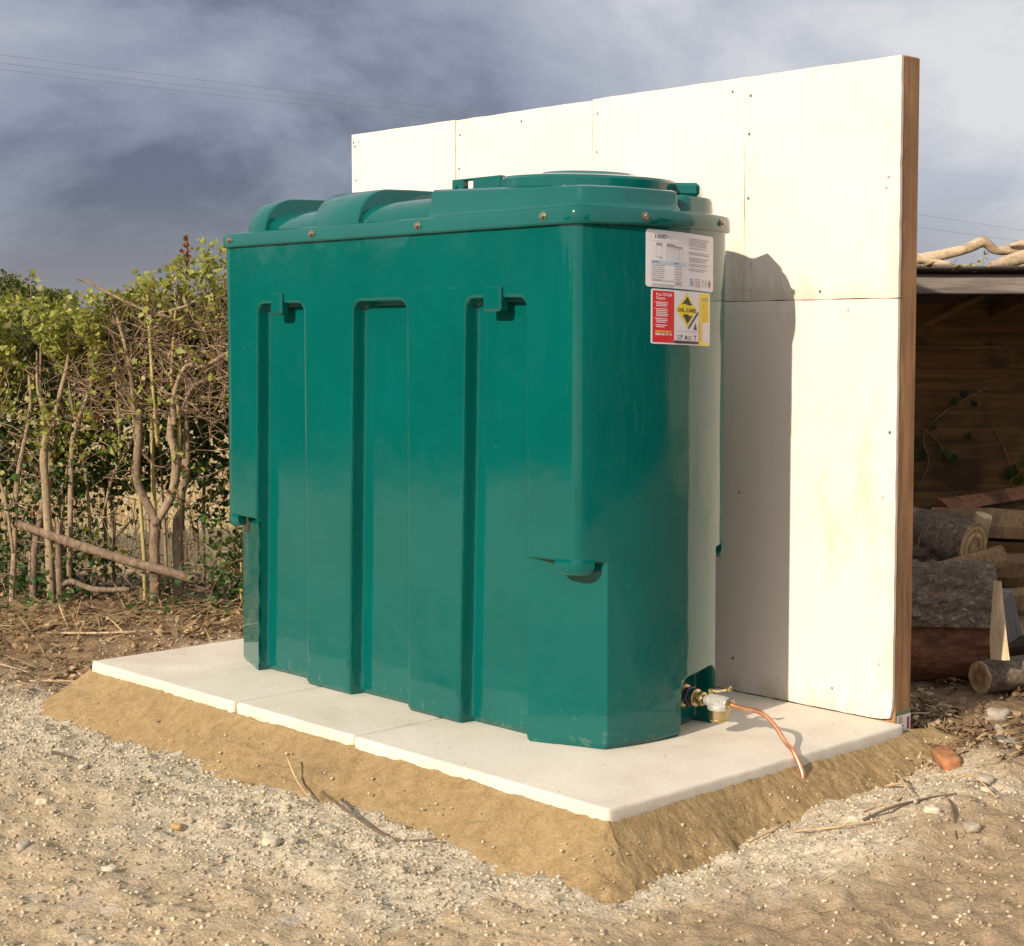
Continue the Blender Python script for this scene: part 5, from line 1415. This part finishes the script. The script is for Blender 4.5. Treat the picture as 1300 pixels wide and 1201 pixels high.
# a tangle of fine twigs
V_, F_ = [], []
mb = MB()
for i in range(3000):
    k = random.random()
    if k < .36: u = random.uniform(0.38, 1.2); z = random.uniform(.72, 1.16); v = random.uniform(-.05, .3)
    elif k < .66: u = random.uniform(-1.6, .5); z = random.uniform(.35, 1.12); v = random.uniform(.0, .4)
    else: u = random.uniform(-1.3, 2.0); z = random.uniform(-.1, .9); v = random.uniform(-.06, .5)
    l_ = random.uniform(.05, .34); a = random.choice((random.gauss(0.2, .6), random.gauss(1.3, .5), random.gauss(2.6, .6)))
    p = Vector((u, v, z)); P_ = [p]; dv = Vector((math.cos(a), random.uniform(-.4, .4), math.sin(a))) 
    for _ in range(4):
        dv = (dv + Vector((random.gauss(0, .28), random.gauss(0, .22), random.gauss(0, .28) - .03))).normalized(); P_.append(P_[-1] + dv * l_ / 4)
    if P_[-1].z > float(htop(P_[-1].x)) + .03: continue
    r0 = random.uniform(.0008, .0026) * (1.4 if random.random() < .12 else 1); mb.tube(P_, [r0, r0 * .9, r0 * .75, r0 * .6, r0 * .35], 4, cap=False)
o = mb.build('fine_twigs', M['twig'], hedge); o['kind'] = 'stuff'
# the larger leaves at the front, one by one
lme = {}
P = np.concatenate([sample(90, -0.1, 0.5, -0.10, -0.04, 0.88, lambda u: top(u) - 0.02), sample(60, 0.5, 1.1, -0.08, -0.03, 1.12, lambda u: top(u) - 0.02), sample(24, 0.0, 1.1, -0.05, 0.05, 0.0, 0.6)])
rotm = rand_rot(len(P), 0.8)
for i, p in enumerate(P):
    k = random.choice(('leaf', 'leaf', 'leafpale')) if p[2] > .8 else 'ivy'
    if k not in lme: o = link('leaf', mesh('leaf', LEAF_V, LEAF_F), M[k], hedge); lme[k] = o.data
    else: o = link('leaf', lme[k], None, hedge)
    s_ = random.uniform(.026, .044); o.matrix_local = Matrix.Translation(Vector(p)) @ Matrix([list(r_) for r_ in rotm[i]]).to_4x4() @ Matrix.Scale(s_, 4)

# ------------------------------------------------------------------ litter on the ground
def zq(x, y):
    i = np.clip(np.searchsorted(gx, x) - 1, 0, len(gx) - 2); j = np.clip(np.searchsorted(gy, y) - 1, 0, len(gy) - 2)
    fx = (x - gx[i]) / (gx[i + 1] - gx[i]); fy = (y - gy[j]) / (gy[j + 1] - gy[j])
    return (Zd[i, j] * (1 - fx) + Zd[i + 1, j] * fx) * (1 - fy) + (Zd[i, j + 1] * (1 - fx) + Zd[i + 1, j + 1] * fx) * fy
def gq(A, x, y):
    i = np.clip(np.searchsorted(gx, x) - 1, 0, len(gx) - 2); j = np.clip(np.searchsorted(gy, y) - 1, 0, len(gy) - 2); return A[i, j]
def off_slab(x, y, m=0.0): return ~((x > -2.36 - m) & (x < 0.03 + m) & (y > -0.03 - m) & (y < 1.30))
ph = (1 + 5 ** .5) / 2
ICO_V = np.array([(-1,ph,0),(1,ph,0),(-1,-ph,0),(1,-ph,0),(0,-1,ph),(0,1,ph),(0,-1,-ph),(0,1,-ph),(ph,0,-1),(ph,0,1),(-ph,0,-1),(-ph,0,1)]) / 1.9
ICO_F = np.array([(0,11,5),(0,5,1),(0,1,7),(0,7,10),(0,10,11),(1,5,9),(5,11,4),(11,10,2),(10,7,6),(7,1,8),(3,9,4),(3,4,2),(3,2,6),(3,6,8),(3,8,9),(4,9,5),(2,4,11),(6,2,10),(8,6,7),(9,8,1)])
OCT_V = np.array([(1,0,0),(0,1,0),(-1,0,0),(0,-1,0),(0,0,.9),(0,0,-.9)]) * .55; OCT_F = np.array([(0,1,4),(1,2,4),(2,3,4),(3,0,4),(1,0,5),(2,1,5),(3,2,5),(0,3,5)])
def gravel(name, label, n, lo, hi, mat, keepf, cat='gravel', box=(-3.3, 1.0, -1.45, 1.35), flat=0.7):
    x = rng.uniform(box[0], box[1], n * 2); y = rng.uniform(box[2], box[3], n * 2)
    ok = off_slab(x, y) & (rng.uniform(0, 1, n * 2) < keepf(x, y)); x, y = x[ok][:n], y[ok][:n]; m = len(x)
    s_ = lo + (hi - lo) * rng.uniform(0, 1, m) ** 4.5
    scl = s_[:, None] * np.column_stack([rng.uniform(.7, 1.3, m), rng.uniform(.7, 1.3, m), rng.uniform(.5, 1.0, m) * flat])
    big = s_ > lo + (hi - lo) * .35; Vs_, Fs_, o_ = [], [], 0
    for sel, tv, tf in ((big, ICO_V, ICO_F), (~big, OCT_V, OCT_F)):
        k = int(sel.sum()); V, F = scatter(tv, tf, np.column_stack([x, y, zq(x, y) + s_ * 0.18])[sel], rand_rot(k, 0.9), scl[sel])
        V = V + rng.normal(0, 1, V.shape) * np.repeat(s_[sel], len(tv))[:, None] * 0.13
        Vs_.append(V); Fs_.append(F + o_); o_ += len(V)
    V, F = np.concatenate(Vs_), np.concatenate(Fs_)
    tag(link(name, mesh(name, V, F), M[mat]), label, cat, kind='stuff')
gravel('gravel', 'small pale stones scattered over the bare earth', 36000, 0.0016, 0.0080, 'pebble', lambda x, y: np.clip(0.9 - gq(dark, x, y) * 0.75 - gq(grit, x, y) * .3 + 0.5 * fbm(x * 2.5, y * 2.5, 301, 2), 0.03, 1))
gravel('grit', 'grey-buff grit and mortar crumbs along the foot of the bank', 46000, 0.0020, 0.0066, 'crumb', lambda x, y: gq(grit, x, y), 'grit')
x = np.concatenate([rng.uniform(-2.3, -0.03, 260), rng.uniform(-0.5, -0.02, 120)]); y = np.concatenate([rng.uniform(0.02, 0.29, 260), rng.uniform(0.3, 1.14, 120)])
s_ = 0.001 + 0.003 * rng.uniform(0, 1, 380) ** 5; V, F = scatter(OCT_V, OCT_F, np.column_stack([x, y, s_ * .3]), rand_rot(380), s_)
tag(link('slab_grit', mesh('slab_grit', V, F), M['crumb']), 'grains of sand dropped on the slab top', 'grit', kind='stuff')
# crumbs on the bank
bp = np.array(bank_path); i_ = rng.integers(0, len(bp), 500); t_ = rng.uniform(.3, 1.15, 500)
p2 = bp[i_, 0] + (bp[i_, 1] - bp[i_, 0]) * t_[:, None]
fz = ground_z(bp[i_, 1, 0], bp[i_, 1, 1]); z2 = -0.028 + (fz + 0.028) * np.clip(t_, 0, 1) ** .92
s_ = 0.0015 + 0.004 * rng.uniform(0, 1, 500) ** 5
V, F = scatter(ICO_V, ICO_F, np.column_stack([p2, z2 + 0.002]), rand_rot(500), s_)
tag(link('sand_crumbs', mesh('sand_crumbs', V, F), M['crumb']), 'loose crumbs on the sandy mortar bank', 'grit', kind='stuff')

BL_V = np.array([(-.5,-.5,0),(.5,-.5,0),(.45,-.17,.06),(-.45,-.17,.06),(.4,.17,.07),(-.4,.17,.07),(.15,.5,0),(-.15,.5,0)]); BL_F = np.array([(0,1,2,3),(3,2,4,5),(5,4,6,7)])
def blades(name, label, n, box, keepf, l0, l1, w0, w1, mat, cat, tilt=0.22, lift=0.012):
    x = rng.uniform(box[0], box[1], n * 3); y = rng.uniform(box[2], box[3], n * 3)
    ok = off_slab(x, y, 0.03) & (rng.uniform(0, 1, n * 3) < keepf(x, y)); x, y = x[ok][:n], y[ok][:n]; m = len(x)
    scl = np.column_stack([rng.uniform(w0, w1, m), l0 + (l1 - l0) * rng.uniform(0, 1, m) ** 2, rng.uniform(.02, .12, m)])
    V, F = scatter(BL_V, BL_F, np.column_stack([x, y, zq(x, y) + rng.uniform(0.002, lift, m)]), rand_rot(m, tilt), scl)
    tag(link(name, mesh(name, V, F), M[mat]), label, cat, kind='stuff')
cl = lambda x, y: np.clip(0.55 + 1.3 * fbm(x * 4, y * 4, 331, 3), 0.05, 1)
leftz = lambda x, y: gq(dark, x, y) * (x < -1.0) * cl(x, y)
blades('dry_stalks', 'dry straw and dead stalks on the soil below the hedge', 4200, (-4.8, -2.0, -0.4, 2.4), leftz, 0.05, 0.26, 0.002, 0.006, 'straw', 'straw', 0.3, 0.035)
blades('dead_leaves', 'brown dead leaves and chips below the hedge', 2600, (-4.8, -2.0, -0.4, 2.4), leftz, 0.02, 0.05, 0.012, 0.03, 'mulch', 'leaf litter', 0.4, 0.02)
rightz = lambda x, y: gq(dark, x, y) * (x > -1.2) * cl(x, y)
blades('bark_mulch', 'brown bark chips on the soil in front of the log shed', 5200, (-1.2, 1.3, 1.05, 2.8), rightz, 0.015, 0.06, 0.006, 0.024, 'mulch', 'bark chips', 0.45, 0.02)
blades('wood_shreds', 'pale wood shreds and straw in front of the log shed', 2600, (-1.2, 1.3, 1.05, 2.8), rightz, 0.03, 0.12, 0.0018, 0.005, 'straw', 'straw', 0.3, 0.025)
blades('loose_straw', 'odd bits of straw on the bare earth', 700, (-3.0, 1.1, -1.2, 1.4), lambda x, y: 0.08 + 0.92 * (x > 0.1) * np.clip(.5 + fbm(x * 5, y * 5, 881, 2), 0, 1), 0.02, 0.09, 0.0012, 0.003, 'straw', 'straw', 0.15, 0.006)
def beyondz(x, y):
    d = (x - HA[0]) * hn[0] + (y - HA[1]) * hn[1]; return sstep(.5, 1.0, d) * np.clip(0.5 + 1.2 * fbm(x * 1.6, y * 1.6, 351, 3), 0.03, 1)
n = 9000; x = rng.uniform(-10, -2.2, n * 3); y = rng.uniform(0.3, 8.5, n * 3); ok = rng.uniform(0, 1, n * 3) < beyondz(x, y); x, y = x[ok][:n], y[ok][:n]; m = len(x)
scl = np.column_stack([rng.uniform(.004, .012, m), rng.uniform(.05, .24, m), rng.uniform(.05, .3, m)])
up_ = rand_rot(m, 0.5) @ np.array([[1, 0, 0], [0, 0, -1], [0, 1, 0]], dtype=float)
V, F = scatter(BL_V + np.array([0, .4, 0]), BL_F, np.column_stack([x, y, zq(x, y)]), up_, scl)
tag(link('field_stubble', mesh('field_stubble', V, F), M['straw']), 'dry pale stubble in the field behind the hedge', 'stubble', kind='stuff')
# weeds at the foot of the hedge
n = 500; u_ = rng.uniform(-1.2, 1.3, n); v_ = rng.uniform(-0.32, 0.1, n); k_ = fbm(u_ * 5, v_ * 5, 401, 2) > 0.05; u_, v_ = u_[k_], v_[k_]
wx = HA[0] + u_ * hd[0] + v_ * hn[0]; wy = HA[1] + u_ * hd[1] + v_ * hn[1]
o = leaves('ground_ivy', np.column_stack([wx, wy, zq(wx, wy) + rng.uniform(.01, .07, len(wx))]), rng.uniform(.02, .045, len(wx)), 'ivy', None, 0.5, OVAL_V); tag(o, 'low green weeds along the foot of the hedge', 'weeds', kind='stuff')

# single stones
def stone_mesh(name, s_, seed, flat=.7):
    import bmesh
    bm = bmesh.new(); bmesh.ops.create_icosphere(bm, subdivisions=3, radius=1.0)
    for v in bm.verts:
        p = v.co; k = 1 + 0.30 * float(fbm(p.x * 1.3 + seed, p.y * 1.3 + p.z * .9, seed, 2)) + 0.34 * float(fbm(p.x * 2.6 + seed, p.z * 2.6 + p.y * 2, seed + 3, 3))
        v.co = Vector((p.x * k * s_, p.y * k * s_ * .8, np.clip(p.z, -.5, .62) * k * s_ * flat))
    me = bpy.data.meshes.new(name); bm.to_mesh(me); bm.free()
    me.polygons.foreach_set('use_smooth', np.ones(len(me.polygons), dtype=bool)); return me
ST = [(-1.337, -0.685, .020, 'stone', 'white angular stone alone on the bare earth at far left'), (-0.636, -0.469, .026, 'stone', 'largest pale lump in the cluster on the earth before the slab'),
      (-0.690, -0.438, .018, 'stone', 'left pale stone of the cluster before the slab'), (-0.598, -0.432, .015, 'stonedark', 'right grey stone of the cluster before the slab'), (-0.650, -0.515, .013, 'stonedark', 'front grey stone of the cluster before the slab'),
      (-0.927, -0.544, .015, 'ochre', 'flat orange-tan stone on the bare earth'), (-0.779, -0.812, .020, 'stone', 'pale egg shaped stone low in the foreground'), (-1.305, -0.37, .010, 'stone', 'small white stone at the foot of the bank'),
      (-0.828, -0.480, .014, 'stonedark', 'flat grey stone left of the pale cluster'), (-1.595, -0.432, .014, 'stone', 'pale stone near the left corner of the bank'), (-0.996, -0.91, .020, 'stonedark', 'grey stone at the lower left edge'),
      (0.410, 0.917, .018, 'stone', 'tan stone on the loose soil at far right'), (0.418, 0.659, .020, 'stone', 'pale oval stone on the soil right of the slab'), (0.523, 0.664, .022, 'stonedark', 'brown stone by the right edge of the yard'),
      (0.344, 0.699, .013, 'stone', 'small cream stone on the loose hump right of the slab'), (0.140, 1.15, .014, 'stone', 'white stone behind the broken brick'), (0.25, 1.27, .034, 'stonedark', 'brown soil lump beyond the broken brick'), (0.065, 1.56, .040, 'stonedark', 'broad flat grey-brown stone in the bark mulch'),
      (0.34, 1.02, .028, 'stonedark', 'reddish brown lump right of the broken brick')]
for i, (x, y, s_, mt, lb) in enumerate(ST):
    o = link('stone', stone_mesh('stone', s_, 500 + i * 3), M[mt]); o.location = (x, y, float(zq(np.array([x]), np.array([y]))[0]) + s_ * .25); o.rotation_euler = (0, 0, random.uniform(0, 6.28))
    tag(o, lb, 'stone', 'stones lying on the yard')
bx_ = stone_mesh('broken_brick', 1.0, 777, 1.0)
for v in bx_.vertices:
    c = v.co; m_ = max(abs(c.x), abs(c.y) * 1.2, abs(c.z) * 1.2); v.co = Vector((c.x / m_ * .052, c.y / m_ * .030, c.z / m_ * .022)) * (0.86 + 0.14 * min(1.3, c.length))
o = link('broken_brick', bx_, M['brick']); o.location = (0.17, 1.12, float(zq(np.array([.17]), np.array([1.12]))[0]) + .018); o.rotation_euler = (0.25, 0.12, R(-38))
tag(o, 'broken piece of orange brick on the soil right of the wall', 'brick')

def ground_tube(name, xy, r_, mat, label, cat, lift=0.006, group=None):
    P = catmull([(p[0], p[1], float(zq(np.array([p[0]]), np.array([p[1]]))[0]) + lift + (p[2] if len(p) > 2 else 0)) for p in xy], 6)
    mb = MB(); mb.tube(P, lerp_list([r_, r_ * .9, r_ * .5], len(P)), 6, jit=.3); o = mb.build(name, M[mat], None, smooth=True); return tag(o, label, cat, group)
ground_tube('twig', [(-0.80, -0.20, .035), (-0.62, -0.222, .012), (-0.52, -0.222), (-0.463, -0.221), (-0.369, -0.19, .01)], .004, 'darktwig', 'dark thin twig lying over the foot of the bank', 'twig', group='twigs and roots on the ground')
ground_tube('twig', [(-1.05, -0.13, .06), (-0.95, -0.17, .03), (-0.85, -0.20, .005)], .003, 'root', 'pale curved stalk on the front of the sandy bank', 'twig', group='twigs and roots on the ground')
ground_tube('twig', [(-1.803, -0.414), (-1.75, -0.42), (-1.687, -0.419)], .0045, 'darktwig', 'short dark stick on the grit at the left', 'twig', group='twigs and roots on the ground')
ground_tube('root', [(0.07, 1.16, .02), (0.085, 1.10), (0.10, 1.06), (0.146, 0.98)], .004, 'root', 'white zigzag root at the corner of the bank by the stud', 'root', group='twigs and roots on the ground')
for k, (pts, lb) in enumerate((([(0.02, 1.02), (0.10, 1.0), (0.17, 0.93, .01), (0.22, .87)], 'pale root reaching from the bank across the loose hump'), ([(0.13, 0.95), (0.19, 0.86, .02), (0.33, 0.72)], 'forked pale root in the tangle on the loose hump'),
                                ([(0.16, 0.846), (0.25, 0.80, .02), (0.30, 0.70), (0.28, .58)], 'long curling root in the tangle on the loose hump'), ([(0.295, 0.56), (0.33, .62, .015), (0.36, .74), (.41, .78)], 'brown root at the front of the tangle'),
                                ([(0.13, 0.34), (0.14, 0.44), (0.11, 0.52)], 'thin pale root on the right side of the bank'), ([(0.20, 0.42), (0.28, 0.47), (0.36, 0.60)], 'slim root below the tangle'), ([(0.377, 0.783), (0.45, 0.70), (0.519, 0.60)], 'thin root running to the right edge'),
                                ([(0.28, .95), (.36, .93, .02), (.47, .86)], 'thin root behind the tangle on the hump'))):
    ground_tube('root', pts, .0035, 'root' if k % 3 else 'darktwig', lb, 'root', group='twigs and roots on the ground')
for x0, y0, x1, y1, lb, r_ in ((0.10, 1.50, 0.24, 1.22, 'long bark splinter on the mulch right of the wall', .012), (-2.75, -0.05, -2.5, 0.15, 'dry stick lying left of the slab corner', .005), (-3.2, -0.1, -2.85, 0.05, 'pale stick on the soil at the left edge', .005), (-3.3, .35, -2.9, .55, 'curved dead stalk under the hedge', .005)):
    ground_tube('stick', [(x0, y0), ((x0 + x1) / 2 + .02, (y0 + y1) / 2, .01), (x1, y1)], r_, 'driftwood', lb, 'stick', .012, 'sticks on the ground')

# ------------------------------------------------------------------ far away: wires and trees
def wire(p0, p1, label, sag=0.6, r_=0.012):
    a = Vector(p0); b_ = Vector(p1); P = []
    for i in range(41):
        t = i / 40; p = a.lerp(b_, t); p.z -= sag * 4 * t * (1 - t); P.append(p)
    mb = MB(); mb.tube(P, r_, 5); tag(mb.build('power_line', M['wire']), label, 'power line', 'overhead power lines')
def far(px, d, z):
    l_ = (px - 650) / 2080 * d
    return Vector((CAM.x - .728 * d + .686 * l_, CAM.y + .686 * d + .728 * l_, z))
for dz, lb in ((0.0, 'highest of the three overhead wires above the hedge'), (-0.24, 'middle of the three overhead wires above the hedge'), (-0.43, 'lowest of the three overhead wires above the hedge')):
    wire(far(-900, 37.7, 1.06 + 8.66 + dz), far(800, 69, 1.06 + 8.75 + dz), lb, 0.25, 0.0055)
for dz, lb in ((0.0, 'upper overhead wire right of the board wall'), (-0.32, 'lower overhead wire right of the board wall')):
    wire(far(1000, 35, 1.06 + 3.02 + dz), far(1900, 170, 1.06 + 4.6 + dz), lb, 0.3, 0.0035)
def far_tree(px, d, top_, rad, label, seed):
    e = tag(empty('far_tree', far(px, d, -0.4)), label, 'tree', 'far trees beyond the field')
    H = top_ + 0.4; mb = MB(); mb.tube([(0, 0, -.3), (0.1, 0, H * .3), (0, .1, H * .6), (.1, 0, H * .9)], [.22, .17, .10, .03], 8)
    for i in range(9):
        a = i * 2.4; z0 = H * (.35 + .05 * i); mb.tube([(0, 0, z0), (math.cos(a) * rad * .4, math.sin(a) * rad * .4, z0 + rad * .3), (math.cos(a) * rad * .75, math.sin(a) * rad * .75, z0 + rad * .45)], [.07, .045, .015], 6)
    mb.build('trunk', M['stemred'], e, smooth=True)
    m = 2600; d_ = rng.normal(size=(m, 3)); d_ /= np.linalg.norm(d_, axis=1)[:, None]; q = rng.uniform(.35, 1, m) ** .6
    lump = 1 + .45 * fbm(d_[:, 0] * 2 + seed, d_[:, 1] * 2 + d_[:, 2] * 2, seed, 3)
    P = d_ * (q * lump)[:, None] * np.array([rad, rad, (H * .62) / 2]) + np.array([0, 0, H * .66])
    o = leaves('crown', P, rng.uniform(.16, .34, m), 'treeleaf', e); o['kind'] = 'stuff'
n = 9000; a_ = rng.uniform(0, 1, n); x = -13.5 + 11.0 * a_ + rng.normal(0, .35, n); y = -5.5 - 8.5 * a_ + rng.normal(0, .5, n)  # hedgerow added out of view to darken what the tank front mirrors
hgt = 2.0 + 0.9 * fbm(a_ * 9, a_ * 0, 701, 3)
V, F = scatter(LEAF_V, LEAF_F, np.column_stack([x, y, -0.1 + hgt * rng.uniform(0, 1, n)]), rand_rot(n), rng.uniform(.16, .32, n))
tag(link('added_hedgerow_front', mesh('added_hedgerow_front', V, F), M['leafdark']), 'added dark hedgerow out of view, darkening the reflections in the tank front', 'hedgerow', kind='stuff')
n = 6500; a_ = rng.uniform(0, 1, n); x = 7.5 + 1.5 * a_ + rng.normal(0, .4, n); y = -4.0 + 13.0 * a_ + rng.normal(0, .4, n)  # second unseen hedgerow, added so the tank end mirrors something dark
hgt = 2.6 + 1.2 * fbm(a_ * 9, a_ * 0, 711, 3)
V, F = scatter(LEAF_V, LEAF_F, np.column_stack([x, y, -0.1 + hgt * rng.uniform(0, 1, n)]), rand_rot(n), rng.uniform(.14, .30, n))
tag(link('added_hedgerow_end', mesh('added_hedgerow_end', V, F), M['leafdark']), 'added tall dark hedgerow out of view, darkening the reflections in the tank end', 'hedgerow', kind='stuff')
far_tree(66, 118, 4.7, 2.0, 'rounded far tree top just above the hedge', 601)
far_tree(10, 112, 5.5, 2.3, 'taller far tree top at the left edge above the hedge', 605)
far_tree(120, 150, 3.2, 2.2, 'low far tree mostly hidden by the hedge', 609)
